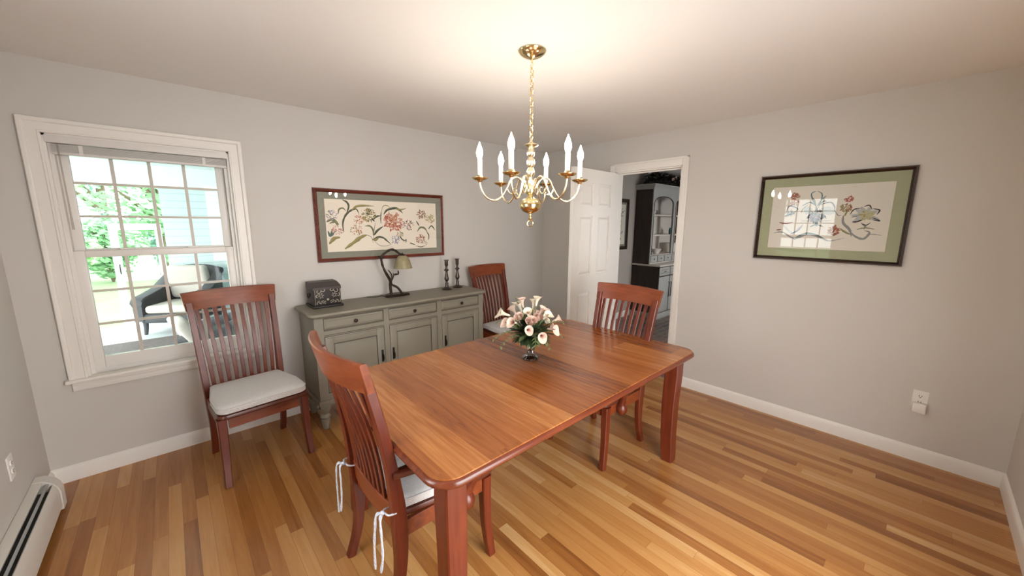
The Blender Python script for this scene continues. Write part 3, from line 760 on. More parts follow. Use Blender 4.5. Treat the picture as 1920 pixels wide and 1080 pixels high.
xs = [SX0+.02]+[v for ab in bays for v in ab]+[SX1-.02]
for i in range(0, len(xs), 2): b.box(xs[i], xs[i+1], yf, yf+ft, .205, SZ-.03)
for a, c in bays:
    b.box(a, c, yf, yf+ft, DRZ[1], SZ-.03); b.box(a, c, yf, yf+ft, DOZ[1], DRZ[0]); b.box(a, c, yf, yf+ft, .205, DOZ[0])
b.done('carcass', 'greige', sb, at=so, smooth=0)
b = B()
for a, c in bays:
    b.box(a-.001, c+.001, yf+ft-.004, yf+ft+.004, DRZ[0]-.001, DRZ[1]+.001); b.box(a-.001, c+.001, yf+ft-.004, yf+ft+.004, DOZ[0]-.001, DOZ[1]+.001)  # dark sheets behind the fronts paint the shade in their gaps
for i, (a, c) in enumerate(bays):      # rubbed dark glaze lying in the mouldings
    for z in (DRZ[1]+.0045, DRZ[0]-.0045): b.box(a, c, yf-.0012, yf+.002, z-.0018, z+.0018)
    b.box(a, c, yf-.0012, yf+.002, DOZ[1]+.008, DOZ[1]+.0118)
b.box(SX0+.002, SX1-.002, yf-.0012, yf+.002, SZ-.0335, SZ-.0295)
b.done('glaze_and_gap_shade', 'glaze_gap', sb, at=so, smooth=0)
b = B()
for a0, a1, y0, y1 in ((SX0-.012, SX1+.012, yf-.012, yf), (SX0-.012, SX0, yf, SY1), (SX1, SX1+.012, yf, SY1)):
    b.box(a0, a1, y0, y1, .200, .238, .004)
b.done('base_moulding', 'greige', sb, at=so)
def raised(b, x0, x1, z0, z1, y, d, i, j, mi=0):
    b.rings([[(x0+i, y, z0+i), (x1-i, y, z0+i), (x1-i, y, z1-i), (x0+i, y, z1-i)], [(x0+j, y-d, z0+j), (x1-j, y-d, z0+j), (x1-j, y-d, z1-j), (x0+j, y-d, z1-j)]], mi)
for i, (a, c) in enumerate(bays):
    gp = .0035
    b = B(); b.box(a+gp, c-gp, yf+.0015, yf+ft-.005, DRZ[0]+gp, DRZ[1]-gp, .002)
    raised(b, a+gp, c-gp, DRZ[0]+gp, DRZ[1]-gp, yf+.002, .005, .004, .013)
    d = b.done('drawer', 'greige', sb, at=so, smooth=25)
    b = B()
    x0_, x1_, z0_, z1_ = a+gp+.015, c-gp-.015, DRZ[0]+gp+.015, DRZ[1]-gp-.015
    for q in ((x0_, x1_, z1_-.0012, z1_), (x0_, x1_, z0_, z0_+.0008)): b.box(q[0], q[1], yf-.0036, yf-.002, q[2], q[3])
    b.done('drawer_glaze', 'glaze_gap', d, at=so, smooth=0)
    b = B(); kx = (a+c)/2; b.lathe([(.0005, 0), (.007, 0), (.006, .008), (.013, .014), (.015, .020), (.010, .026), (.0005, .028)], n=18)
    b.v = [(x+kx, yf-.003-z, y+(DRZ[0]+DRZ[1])/2) for x, y, z in b.v]; b.done('knob', 'bronze', d, at=so)
    # door: rails and stiles around a raised panel
    x0_, x1_, z0_, z1_ = a+gp, c-gp, DOZ[0]+gp, DOZ[1]-gp; s = .058
    b = B(); yd0, yd1 = yf-.001, yf+ft-.005
    b.box(x0_, x0_+s, yd0, yd1, z0_, z1_, .0015); b.box(x1_-s, x1_, yd0, yd1, z0_, z1_, .0015)
    b.box(x0_+s, x1_-s, yd0, yd1, z1_-s, z1_, .0015); b.box(x0_+s, x1_-s, yd0, yd1, z0_, z0_+s, .0015)
    b.box(x0_+s-.001, x1_-s+.001, yf+.009, yd1, z0_+s-.001, z1_-s+.001)
    raised(b, x0_+s, x1_-s, z0_+s, z1_-s, yf+.0095, .010, .010, .045)
    d = b.done('cabinet_door', 'greige', sb, at=so, smooth=25)
    b = B()
    b.box(x0_+s, x1_-s, yf-.0018, yf+.009, z1_-s-.004, z1_-s); b.box(x0_+s, x0_+s+.002, yf, yf+.009, z0_+s, z1_-s); b.box(x1_-s-.002, x1_-s, yf, yf+.009, z0_+s, z1_-s)
    b.box(x0_+.012, x1_-.012, yf-.002, yf, z1_-.012, z1_-.0105)
    b.done('door_glaze', 'glaze_gap', d, at=so, smooth=0)
    hx = (x1_-.022, x0_+.022, x0_+.030)[i]
    b = B(); b.box(hx-.009, hx+.009, yf-.004, yf-.001, .430, .530, .001)
    b.tube([(hx, yf-.004, .495), (hx, yf-.022, .490), (hx, yf-.024, .465), (hx, yf-.020, .445)], [.004, .005, .006, .005], 8)
    b.done('handle', 'black_iron', d, at=so)
for x in (SX0+.033, SX1-.033):
    for y in (SY0+.033, SY1-.045):
        b = B(); b.box(x-.036, x+.036, y-.036, y+.036, .175, .203, .004)
        b.lathe([(.012, 0), (.022, .002), (.024, .02), (.030, .05), (.033, .075), (.028, .082), (.028, .088), (.036, .094), (.037, .104), (.030, .112), (.026, .125), (.036, .150), (.044, .165), (.044, .176)], (x, y, 0), 24)
        b.done('leg', 'greige', sb, at=so)

# ------------------------------------------------------------------ things on the sideboard
# black tole-ware chest
cx, cy = .850, 3.150
bx = thing('trinket_chest', 'small black painted metal chest with a sloping lid at the left end of the sideboard', 'chest', (cx, cy, SZ))
def lz(y): return y
w, d = .098, .098
b = B(); b.box(cx-w-.012, cx+w+.012, cy-d-.014, cy+d+.006, SZ, SZ+.018, .004); b.done('plinth', 'tin', bx, at=bx.location)
b = B(); b.box(cx-w, cx+w, cy-d, cy+d, SZ+.018, SZ+.140, .003)
b.done('chest_body', 'tin', bx, at=bx.location)
b = B()
prof = [(cy-d-.004, SZ+.140), (cy-d-.004, SZ+.160), (cy-d+.012, SZ+.168), (cy-.005, SZ+.188), (cy+d-.01, SZ+.190), (cy+d, SZ+.185), (cy+d, SZ+.140)]
b.prism([(y, z) for y, z in prof], 'x', cx-w-.003, cx+w+.003)
b.done('lid', 'tin_side', bx, at=bx.location, smooth=0)
for s in (-1, 1):
    b = B(); b.box(cx+s*(w+.001)-.002, cx+s*(w+.001)+.002, cy-d+.012, cy+d-.012, SZ+.024, SZ+.138, .001); b.done('side_plate', 'tin_side', bx, at=bx.location)
    b = B(); xx = cx+s*(w+.007)
    b.tube(spline([(xx, cy-.026, SZ+.105), (xx+s*.006, cy-.020, SZ+.085), (xx+s*.008, cy, SZ+.072), (xx+s*.006, cy+.020, SZ+.085), (xx, cy+.026, SZ+.105), (xx, cy, SZ+.11), (xx, cy-.026, SZ+.105)], 4), .005, 6)
    b.done('bail_handle', 'black_iron', bx, at=bx.location)
b = B(); fy = cy-d-.0035; rnd = random.Random(5)
def scroll(px, pz, r, a0, turns, th=.0028):
    pts = [(px+r*(1-k/14*.75)*math.cos(a0+turns*k/14), fy, pz+r*(1-k/14*.75)*math.sin(a0+turns*k/14)) for k in range(15)]
    b.tube(pts, th, 5)
for s in (-1, 1):
    scroll(cx+s*.066, SZ+.132, .020, 0 if s < 0 else PI, s*4.5); scroll(cx+s*.028, SZ+.140, .018, PI if s < 0 else 0, -s*4)
    for k in range(6):
        a = 2*PI*k/6; scroll(cx+s*.048+.012*math.cos(a), SZ+.095+.012*math.sin(a), .008, a, 3.4, .0022)
    scroll(cx+s*.072, SZ+.090, .018, 1.2, -s*3)
    b.tube([(cx+s*(.016+.066*k/20), fy, SZ+.045+.008*math.sin(k*.85)) for k in range(21)], .0022, 5)
    for k in range(5): b.ball((cx+s*(.022+.014*k), fy+.001, SZ+.045+(.010 if k % 2 else -.010)), .0045, 6, 4)
    b.tube([(cx+s*.090, fy, SZ+.03), (cx+s*.090, fy, SZ+.14)], .0016, 4)
b.ball((cx, fy+.002, SZ+.062), .010, 10, 6); 
b.done('painted_ornament', 'tole', bx, at=bx.location)

# branch lamp
ly = 3.150
lp = thing('table_lamp', 'bronze twig-shaped table lamp with a small amber dome shade on the sideboard', 'lamp', (1.45, ly, SZ))
b = B()
prof = [(1.345, ly-.02), (1.36, ly-.050), (1.42, ly-.058), (1.50, ly-.056), (1.562, ly-.040), (1.568, ly+.01), (1.55, ly+.045), (1.48, ly+.060), (1.39, ly+.055), (1.35, ly+.02)]
b.rings([[(x, y, SZ) for x, y in prof], [(x, y, SZ+.012) for x, y in prof], [(1.455+(x-1.455)*.9, ly+(y-ly)*.85, SZ+.022) for x, y in prof]])
b.done('lamp_base', 'bronze', lp, at=lp.location, smooth=30)
b = B(); b.tube(spline([(1.405, ly, SZ+.012), (1.402, ly+.005, 1.00), (1.400, ly, 1.046), (1.360, ly-.004, 1.123), (1.338, ly, 1.188), (1.333, ly, 1.255), (1.369, ly-.006, 1.293), (1.419, ly-.012, 1.318), (1.457, ly-.018, 1.306), (1.494, ly-.022, 1.275), (1.522, ly-.025, 1.262)], 4),
     [.0125]*12+[.010+.0016*math.sin(i*1.9) for i in range(29)], 10)
b.tube(spline([(1.500, ly-.03, SZ+.012), (1.460, ly-.018, .976), (1.414, ly+.006, 1.013), (1.424, ly+.012, 1.086), (1.393, ly+.012, 1.138)], 4), [.0105]*7+[.009-.0006*i for i in range(10)], 8)
b.tube([(1.302, ly, 1.262), (1.335, ly, 1.250), (1.352, ly, 1.257)], [.008, .010, .006], 8)
b.tube([(1.42, ly+.01, 1.04), (1.44, ly+.01, 1.075), (1.437, ly+.01, 1.11)], [.006, .004, .002], 6)
b.done('branch_stem', 'bronze', lp, at=lp.location, smooth=60)
b = B()
for c_, dx, dz in (((1.458, ly, 1.094), .020, .009), ((1.478, ly-.006, 1.108), .007, .022)):
    R = []
    for k in range(9):
        a = 2*PI*k/9; R.append((c_[0]+dx*math.cos(a), c_[1]-.003*math.cos(2*a), c_[2]+dz*math.sin(a)))
    b.rings([R, [(x, y+.003, z) for x, y, z in R]])
b.tube([(1.424, ly+.01, 1.075), (1.45, ly, 1.088), (1.478, ly-.004, 1.095)], .0022, 5)
b.done('bronze_leaf', 'bronze', lp, at=lp.location)
b = B(); sc = (1.516, ly-.025); n = 40
R = []
for r, z in ((.026, 1.262), (.040, 1.252), (.056, 1.228), (.066, 1.200), (.074, 1.170), (.080, 1.148), (.077, 1.148), (.064, 1.198), (.052, 1.228), (.024, 1.258)):
    R.append([(sc[0]+(r+.0014*(k % 2)*(r > .05))*math.cos(2*PI*k/n), sc[1]+(r+.0014*(k % 2)*(r > .05))*math.sin(2*PI*k/n), z) for k in range(n)])
b.rings(R, cap=False); b.done('lamp_shade', 'shade', lp, at=lp.location, smooth=50)
b = B(); b.lathe([(.004, 0), (.020, .002), (.026, .008), (.022, .016), (.008, .020), (.004, .03)], (sc[0], sc[1], 1.256), 16); b.done('shade_cap', 'bronze', lp, at=lp.location)
b = B(); b.tube(spline([(1.345, ly, SZ+.006), (1.32, ly+.01, SZ+.014), (1.29, ly+.03, SZ+.006), (1.25, ly+.07, SZ+.004), (1.22, ly+.10, SZ+.004)], 4), .003, 6); b.done('cord', 'black_iron', lp, at=lp.location)

# candlesticks
CP = [(.004, 0), (.052, 0), (.054, .006), (.046, .012), (.030, .018), (.018, .026), (.015, .045), (.017, .062), (.012, .072), (.011, .080), (.020, .095), (.023, .108), (.018, .130), (.012, .160), (.010, .176), (.012, .182), (.024, .190), (.025, .196), (.013, .204), (.010, .220), (.011, .232), (.016, .240), (.017, .285), (.026, .290), (.026, .294), (.012, .294), (.010, .262), (.004, .262)]
def candlestick(x, y, label):
    o = thing('candlestick', label, 'candlestick', (x, y, SZ), 0, 'dark turned candlesticks on the sideboard')
    b = B(); b.lathe([p for p in CP if p[1] <= .030][:7], n=8); b.done('foot', 'pewter', o, smooth=30)
    b = B(); b.lathe([(.004, .02)]+[p for p in CP[5:17]]+[(.004, .184)], n=20); b.done('stem', 'pewter', o)
    b = B(); b.lathe([(.004, .180)]+CP[16:], n=20); b.done('candle_cup', 'pewter', o)
    return o
candlestick(1.975, 3.135, 'dark turned candlestick nearer the bronze lamp, at the right of the sideboard')
candlestick(2.128, 3.175, 'dark turned candlestick nearer the corner chair, at the right of the sideboard')
# ------------------------------------------------------------------ pictures
def picture(name, label, hw, hh, fw, mats, mat_i, art, fm, loc, rz, deep=.026, seed=1, ps=1.):
    """local: x along the wall, z up, front faces -y, back at y=0"""
    o = thing(name, label, 'picture', loc, rz)
    b = B()
    P = [(0, -.0), (0, -deep*.55), (.004, -deep*.80), (.009, -deep), (.015, -deep*.86), (.017, -deep*.60), (fw*.7, -deep*.66), (fw-.003, -deep*.52), (fw, -deep*.40), (fw, 0)]
    R = []
    for i, y in P: R.append([(-hw+i, y, -hh+i), (hw-i, y, -hh+i), (hw-i, y, hh-i), (-hw+i, y, hh-i)])
    b.rings(R, cap=False); b.done('picture_frame', fm, o, smooth=25)
    a, c = hw-fw+.001, hh-fw+.001
    px, pz = mats
    b = B()
    y0 = -.008
    b.rings([[(-a, y0, -c), (a, y0, -c), (a, y0, c), (-a, y0, c)], [(-px, y0, -pz), (px, y0, -pz), (px, y0, pz), (-px, y0, pz)], [(-px+.002, y0+.002, -pz+.002), (px-.002, y0+.002, -pz+.002), (px-.002, y0+.002, pz-.002), (-px+.002, y0+.002, pz-.002)]], cap=False)
    b.rings([[(-a, -.002, -c), (a, -.002, -c), (a, -.002, c), (-a, -.002, c)], [(-a, -.0015, -c), (a, -.0015, -c), (a, -.0015, c), (-a, -.0015, c)]])
    b.done('mat_board', mat_i, o, smooth=0)
    keys = ['paper']; ink = {}
    b = B(); b.rings([[(-px, -.0045, -pz), (px, -.0045, -pz), (px, -.0045, pz), (-px, -.0045, pz)], [(-px, -.0055, -pz), (px, -.0055, -pz), (px, -.0055, pz), (-px, -.0055, pz)]])
    def ik(c):
        k = 'ink_'+c
        if k not in ink: ink[k] = len(keys); keys.append(k)
        return ink[k]
    rnd = random.Random(seed); lv = 0
    for e in art:
        lv += 1; y = -.0057-.000012*lv
        if e[0] == 'L':
            pts = spline([(p[0], 0, p[1]) for p in e[3]], 5); n = len(pts); vs = []
            for i, p in enumerate(pts):
                t = (pts[min(i+1, n-1)]-pts[max(i-1, 0)]); t.normalize(); nn = Vector((-t.z, 0, t.x))
                f = i/(n-1); w = e[2]*.5*(.16+.84*math.sin(PI*min(1, f*1.02+.02))**.8)*rnd.uniform(.8, 1.15)
                vs += [(p.x+nn.x*w, y, p.z+nn.z*w), (p.x-nn.x*w, y, p.z-nn.z*w)]
            b.add(vs, [(2*i, 2*i+1, 2*i+3, 2*i+2) for i in range(n-1)], ik(e[1]))
            if e[2] > .012:      # a paler half along the blade
                vs2 = [((vs[2*i][0]*.9+vs[2*i+1][0]*.1), y-.000005, (vs[2*i][2]*.9+vs[2*i+1][2]*.1)) if k == 0 else ((vs[2*i][0]*.55+vs[2*i+1][0]*.45), y-.000005, (vs[2*i][2]*.55+vs[2*i+1][2]*.45)) for i in range(n) for k in (0, 1)]
                b.add(vs2, [(2*i, 2*i+1, 2*i+3, 2*i+2) for i in range(2, n-3)], ik({'dk': 'gr', 'gr': 'ol', 'ol': 'go', 'te': 'gr'}.get(e[1], e[1])))
        elif e[0] == 'F':
            cx = sum(p[0] for p in e[2])/len(e[2]); cz = sum(p[1] for p in e[2])/len(e[2]); n = len(e[2])
            b.add([(cx, y, cz)]+[(p[0], y, p[1]) for p in e[2]], [(0, i+1, (i+1) % n+1) for i in range(n)], ik(e[1]))
        else:
            for q in range(int(e[4]*1.6)):
                a_ = rnd.uniform(0, 2*PI); rr = e[3]*math.sqrt(rnd.random()); cx = e[2][0]+rr*math.cos(a_); cz = e[2][1]+rr*math.sin(a_)*.9
                L_, W_ = e[3]*ps*rnd.uniform(.10, .22), e[3]*ps*rnd.uniform(.045, .095); th = a_+rnd.uniform(-.7, .7)
                ct, s_ = math.cos(th), math.sin(th); vs = []
                for k in range(6):
                    u, v = L_*math.cos(PI*k/3), W_*math.sin(PI*k/3); vs.append((cx+u*ct-v*s_, y-.0000015*q, cz+u*s_+v*ct))
                b.add(vs, [tuple(range(6))], ik(e[1][q % len(e[1])]))
    b.done('botanical_print', keys, o, smooth=0)
    b = B(); b.add([(-a, -.0105, -c), (a, -.0105, -c), (a, -.0105, c), (-a, -.0105, c)], [(0, 1, 2, 3)]); b.done('glazing', 'glass', o, smooth=0)
    return o
picture('framed_print', 'long framed floral print with a grey mat on the wall above the sideboard', .591, .296, .030, (.5115, .2165), 'mat_grey', ART_LONG, 'frame_red', (1.454, YB-.001, 1.522), 0, .026, 1)
picture('framed_print', 'dark-framed botanical print with a green mat on the bare wall right of the doorway', .424, .319, .026, (.336, .231), 'mat_green', ART_URN, 'frame_dark', (XR-.001, .514, 1.599), -PI/2, .034, 2, 1.5)

# ------------------------------------------------------------------ chandelier
CX, CY = 1.447, 1.451
ch = thing('chandelier', 'polished brass chandelier with six lit candle bulbs hanging over the table', 'chandelier', (CX, CY, H))
co = (CX, CY, H)
b = B(); b.lathe([(.004, 2.400), (.068, 2.400), (.070, 2.395), (.066, 2.388), (.050, 2.376), (.028, 2.366), (.012, 2.360), (.004, 2.358)], (CX, CY, 0), 36); b.done('ceiling_canopy', 'brass', ch, at=co)
b = B()
b.tube([(CX, CY, 2.360), (CX, CY, 2.345)], .005, 8)
z = 2.348; k = 0
while z > 1.985:
    h = .032; ring = []
    for j in range(14):
        a = 2*PI*j/14; u = .0105*math.cos(a); v = h/2*1.15*math.sin(a)
        ring.append((CX+(u if k % 2 else 0), CY+(0 if k % 2 else u), z-h/2+v))
    b.tube(ring+[ring[0]], .0023, 6, cap=False); z -= h-.0035; k += 1
b.tube(spline([(CX+.004, CY, 2.36), (CX-.004, CY+.003, 2.25), (CX+.004, CY-.002, 2.12), (CX, CY, 1.98)], 5), .0016, 5)
b.done('chain', 'brass', ch, at=co)
b = B()
b.lathe([(.003, 1.985), (.008, 1.978), (.008, 1.966), (.012, 1.960), (.036, 1.952), (.038, 1.947), (.030, 1.942), (.014, 1.936), (.017, 1.926), (.021, 1.912), (.019, 1.898), (.012, 1.890), (.014, 1.884), (.019, 1.878), (.021, 1.868), (.021, 1.850), (.018, 1.842), (.013, 1.836), (.016, 1.828), (.023, 1.815), (.024, 1.803), (.016, 1.792), (.011, 1.782), (.014, 1.768), (.018, 1.750), (.021, 1.742), (.030, 1.734), (.030, 1.712), (.024, 1.702), (.017, 1.697), (.012, 1.690), (.003, 1.688)], (CX, CY, 0), 28)
b.done('column', 'brass_pale', ch, at=co, smooth=50)
b = B(); b.lathe([(.003, 1.692), (.012, 1.689), (.020, 1.684), (.024, 1.681), (.044, 1.672), (.056, 1.657), (.059, 1.643), (.055, 1.626), (.041, 1.610), (.022, 1.602), (.010, 1.599), (.003, 1.598)], (CX, CY, 0), 36); b.done('brass_ball', 'brass', ch, at=co, smooth=60)
b = B(); b.lathe([(.003, 1.600), (.008, 1.597), (.006, 1.588), (.011, 1.580), (.009, 1.570), (.003, 1.562)], (CX, CY, 0), 16)
ring = [(CX+.016*math.cos(2*PI*j/20)*.74, CY-.016*math.cos(2*PI*j/20)*.67, 1.546+.016*math.sin(2*PI*j/20)) for j in range(20)]
b.tube(ring+[ring[0]], .0026, 8, cap=False); b.done('finial_ring', 'brass', ch, at=co)
rx, ry = Vector((.7405, -.672, 0)), Vector((.672, .7405, 0))
for k in range(6):
    a = math.radians(7.6+60*k); d = rx*math.cos(a)+ry*math.sin(a); c0 = Vector((CX, CY, 0))
    def P(r, z): return tuple(c0+d*r+Vector((0, 0, z)))
    R = .268
    b = B(); b.tube(spline([P(.022, 1.722), P(.036, 1.745), P(.052, 1.772), P(.078, 1.786), P(.104, 1.770), P(.126, 1.730), P(.150, 1.692), P(.180, 1.668), P(.212, 1.668), P(.243, 1.690), P(.262, 1.725), P(R, 1.762)], 4), .0052, 8)
    b.tube(spline([P(.126, 1.730), P(.112, 1.705), P(.088, 1.700), P(.074, 1.714), P(.080, 1.730), P(.094, 1.728)], 4), [.0042-.0001*i for i in range(21)], 6)
    b.done('arm', 'brass_pale', ch, at=co, smooth=60)
    cx, cy, _ = P(R, 0)
    b = B(); b.lathe([(.004, 1.756), (.010, 1.758), (.013, 1.764), (.030, 1.768), (.042, 1.776), (.043, 1.780), (.030, 1.778), (.016, 1.778), (.014, 1.792), (.004, 1.792)], (cx, cy, 0), 24); b.done('drip_pan', 'brass', ch, at=co, smooth=50)
    b = B(); b.lathe([(.003, 1.786), (.0125, 1.786), (.0125, 1.872), (.009, 1.876), (.003, 1.876)], (cx, cy, 0), 16); b.done('candle_sleeve', 'candle', ch, at=co)
    b = B(); b.lathe([(.002, 1.874), (.009, 1.876), (.0135, 1.886), (.0165, 1.900), (.0155, 1.915), (.010, 1.932), (.004, 1.946), (.001, 1.956)], (cx, cy, 0), 16); b.done('bulb', M_BULB, ch, at=co, smooth=80)

# ------------------------------------------------------------------ vase and flowers
VX, VY = 1.500, 1.488
vs_ = thing('pedestal_vase', 'small cut-glass pedestal vase standing in the middle of the dining table', 'vase', (VX, VY, TZ))
b = B(); n = 32; R = []
for r, z in ((.003, .0), (.047, .0), (.050, .004), (.046, .010), (.030, .020), (.018, .034), (.015, .050), (.020, .064), (.024, .074), (.020, .080), (.003, .081)):
    R.append([(VX+(r+(.0025 if (k % 2 and r > .012) else 0))*math.cos(2*PI*k/n), VY+(r+(.0025 if (k % 2 and r > .012) else 0))*math.sin(2*PI*k/n), TZ+z) for k in range(n)])
b.rings(R); b.done('glass_foot', 'crystal', vs_, at=vs_.location, smooth=0)
b = B(); R = []
for r, z in ((.004, .082), (.030, .084), (.052, .096), (.064, .115), (.068, .132), (.062, .132), (.046, .108), (.004, .100)):
    R.append([(VX+r*math.cos(2*PI*k/n), VY+r*math.sin(2*PI*k/n), TZ+z) for k in range(n)])
b.rings(R); b.done('bowl', 'berry', vs_, at=vs_.location, smooth=50)
fl = thing('flower_arrangement', 'bouquet of blush calla lilies and pink roses in the glass vase on the table', 'flowers', (VX, VY, TZ+.1))
fo = Vector((VX, VY, TZ+.11)); rnd = random.Random(11)
rr_, ff_ = rx, ry                        # right / away, seen from the near corner of the room
def frame_of(d):
    d = Vector(d).normalized(); a = d.cross(Vector((0, 0, 1)))
    if a.length < .05: a = Vector((1, 0, 0))
    a.normalize(); return d, a, a.cross(d).normalized()
def calla(base, d, size, mat, seed):
    d, a, c = frame_of(d); b = B(); R = []; n = 16
    for i in range(9):
        f = i/8; R_ = []
        rad = size*(.10+.12*f+.36*max(0, f-.45)**1.4*2.0)
        for j in range(n):
            th = 2*PI*j/n; tip = .62*max(0, math.cos(th))**3
            r = rad*(1+.55*tip*f*f); h = size*(1.25*f+.42*tip*f*f-.12*(f**6)*(1-tip))
            R_.append(base+d*h+a*(r*math.sin(th))+c*(-r*math.cos(th)))
        R.append(R_)
    b.rings(R, cap=False)
    inner = [[p+((base+d*((p-base).dot(d)))-p)*.06-d*.0015 for p in r] for r in R]
    b.rings(inner, cap=False); b.rings([R[-1], inner[-1]], cap=False)
    b.tube([base+d*size*.4, base+d*size*1.05], [size*.07, size*.05], 8, mi=1)
    st = fo+(base-fo)*.05
    b.tube(spline([tuple(st), tuple((st+base)/2+Vector((0, 0, .012))), tuple(base), tuple(base+d*.01)], 4), .0035, 6, mi=2)
    return b.done('calla_lily', [mat, 'spadix', 'leaf_l'], fl, at=fl.location, smooth=70)
# right, away, up offsets of each bloom's throat from the vase mouth, facing, size
BL = [(-.135, -.06, .115, (-.5, -.5, .35), .062, 'calla'), (-.150, -.02, .165, (-.8, -.2, .3), .066, 'calla_c'), (-.030, -.10, .095, (.15, -.9, .25), .056, 'calla'), (.060, -.11, .065, (.15, -1, .1), .060, 'calla'),
      (.115, -.07, .095, (.6, -.6, .1), .060, 'calla'), (-.065, .01, .185, (-.35, -.1, .9), .062, 'calla_c'), (.015, .03, .195, (.1, .0, 1), .062, 'calla_c'), (.050, -.02, .165, (.5, -.2, .8), .062, 'calla'),
      (-.100, .07, .150, (-.5, .6, .6), .062, 'calla'), (.090, .09, .130, (.5, .6, .5), .060, 'calla_c'), (.0, .12, .120, (0, .9, .5), .060, 'calla'), (-.02, -.05, .165, (-.1, -.6, .75), .058, 'calla_c'),
      (-.105, -.09, .135, (-.5, -.75, .3), .060, 'calla'), (.085, -.06, .155, (.45, -.5, .6), .056, 'calla_c'), (-.055, .0, .215, (-.2, -.1, 1), .056, 'calla'), (.035, -.01, .225, (.15, -.1, 1), .056, 'calla_c'), (.155, .03, .115, (.9, .2, .4), .054, 'calla')]
for i, (r, f, u, d, sz, mt) in enumerate(BL):
    base = fo+rr_*r*.82+ff_*f*.82+Vector((0, 0, u*.93)); dd = rr_*d[0]+ff_*d[1]+Vector((0, 0, d[2]))
    calla(base, dd, sz*.84, mt, i)
def rose(base, d, size, mat):
    d, a, c = frame_of(d); b = B()
    for ring in range(4):
        n = 4+ring
        for k in range(n):
            a0 = 2*PI*k/n+ring*.5; R = []
            for i in range(4):
                f = i/3; row = []
                for j in range(5):
                    th = a0+(j/4-.5)*2*PI/n*1.35; r = size*(.16+.22*ring*(.6+.4*f)); hh = size*(-.2+(1.15-.12*ring)*f)-size*.1*abs(j-2)/2*f
                    row.append(base+d*hh+(a*math.cos(th)+c*math.sin(th))*(r*(1+.25*f*f*ring/3)))
                R.append(row)
            b.rings(R, cap=False, closed=False)
    return b.done('rose', mat, fl, at=fl.location, smooth=70)
for r, f, u, d, sz, mt in ((.0, -.07, .135, (0, -.6, .7), .034, 'rose'), (.045, -.03, .150, (.2, -.4, .8), .030, 'rose'), (.105, .0, .125, (.7, -.1, .6), .026, 'calla_c'), (.140, -.01, .085, (.9, -.2, .2), .026, 'calla'),
                         (-.08, -.07, .165, (-.3, -.6, .7), .028, 'calla'), (.03, .08, .155, (.1, .5, .8), .030, 'rose')):
    rose(fo+rr_*r*.85+ff_*f*.85+Vector((0, 0, u*.93)), rr_*d[0]+ff_*d[1]+Vector((0, 0, d[2])), sz, mt)
def blade(b, base, d, ln, w, droop, mi, rnd):
    d, a, c = frame_of(d); vs = []; n = 5
    for i in range(n+1):
        f = i/n; p = base+d*(ln*f)-Vector((0, 0, droop*f*f*ln)); ww = w*math.sin(PI*(.08+.9*f))*.5
        vs += [p+a*ww, p-d*.0+c*(-ww*.25), p-a*ww]
    fs = []
    for i in range(n): fs += [(3*i, 3*i+1, 3*i+4, 3*i+3), (3*i+1, 3*i+2, 3*i+5, 3*i+4)]
    b.add(vs, fs, mi)
b = B()
for k in range(150):
    th = rnd.uniform(0, 2*PI); el = rnd.uniform(.0, 1.05); d = Vector((math.cos(th)*math.cos(el), math.sin(th)*math.cos(el), math.sin(el)))
    base = fo+d*rnd.uniform(.03, .085)+Vector((0, 0, .03)); blade(b, base, d+Vector((rnd.uniform(-.3, .3), rnd.uniform(-.3, .3), rnd.uniform(-.2, .2))), rnd.uniform(.05, .085), rnd.uniform(.020, .034), rnd.uniform(0, .4), 0 if rnd.random() < .72 else 1, rnd)
for k in range(46):
    th = 2*PI*k/46; d = Vector((math.cos(th), math.sin(th), rnd.uniform(-.45, .15)))
    blade(b, fo+Vector((math.cos(th)*.055, math.sin(th)*.055, rnd.uniform(.02, .035))), d, rnd.uniform(.045, .07), rnd.uniform(.02, .03), .35, 0 if k % 4 else 1, rnd)
b.done('leaves', ['leaf_d', 'leaf_l'], fl, at=fl.location, smooth=70); fl.children[-1]['kind'] = 'stuff'
def sprig(end, droop=.0):
    b = B(); e = Vector(end); s = fo+(e-fo)*.15; n = 9; P = []
    for i in range(n+1):
        f = i/n; P.append(s+(e-s)*f+Vector((0, 0, droop*4*f*(1-f))))
    b.tube(P, .0014, 5)
    for i in range(2, n+1):
        for sgn in (-1, 1):
            t = (P[i]-P[i-1]).normalized(); a = t.cross(Vector((0, 0, 1))).normalized()
            blade(b, P[i], t*.7+a*sgn+Vector((0, 0, rnd.uniform(-.2, .3))), rnd.uniform(.016, .026), rnd.uniform(.007, .011), .2, 0, rnd)
    return b.done('fern_sprig', 'leaf_l', fl, at=fl.location, smooth=70)
for r, f, u, dr_ in ((-.215, -.05, .020, .05), (-.17, -.12, .0, .05), (.175, -.06, .045, .05), (.185, .0, .11, .04), (-.085, .02, .245, .0), (.09, .05, .19, .02), (.10, -.13, .0, .05), (.02, -.17, .03, .05), (-.14, .12, .1, .04), (.12, .15, .08, .04), (-.19, .05, .10, .04)):
    sprig(fo+rr_*r+ff_*f+Vector((0, 0, u)), dr_)
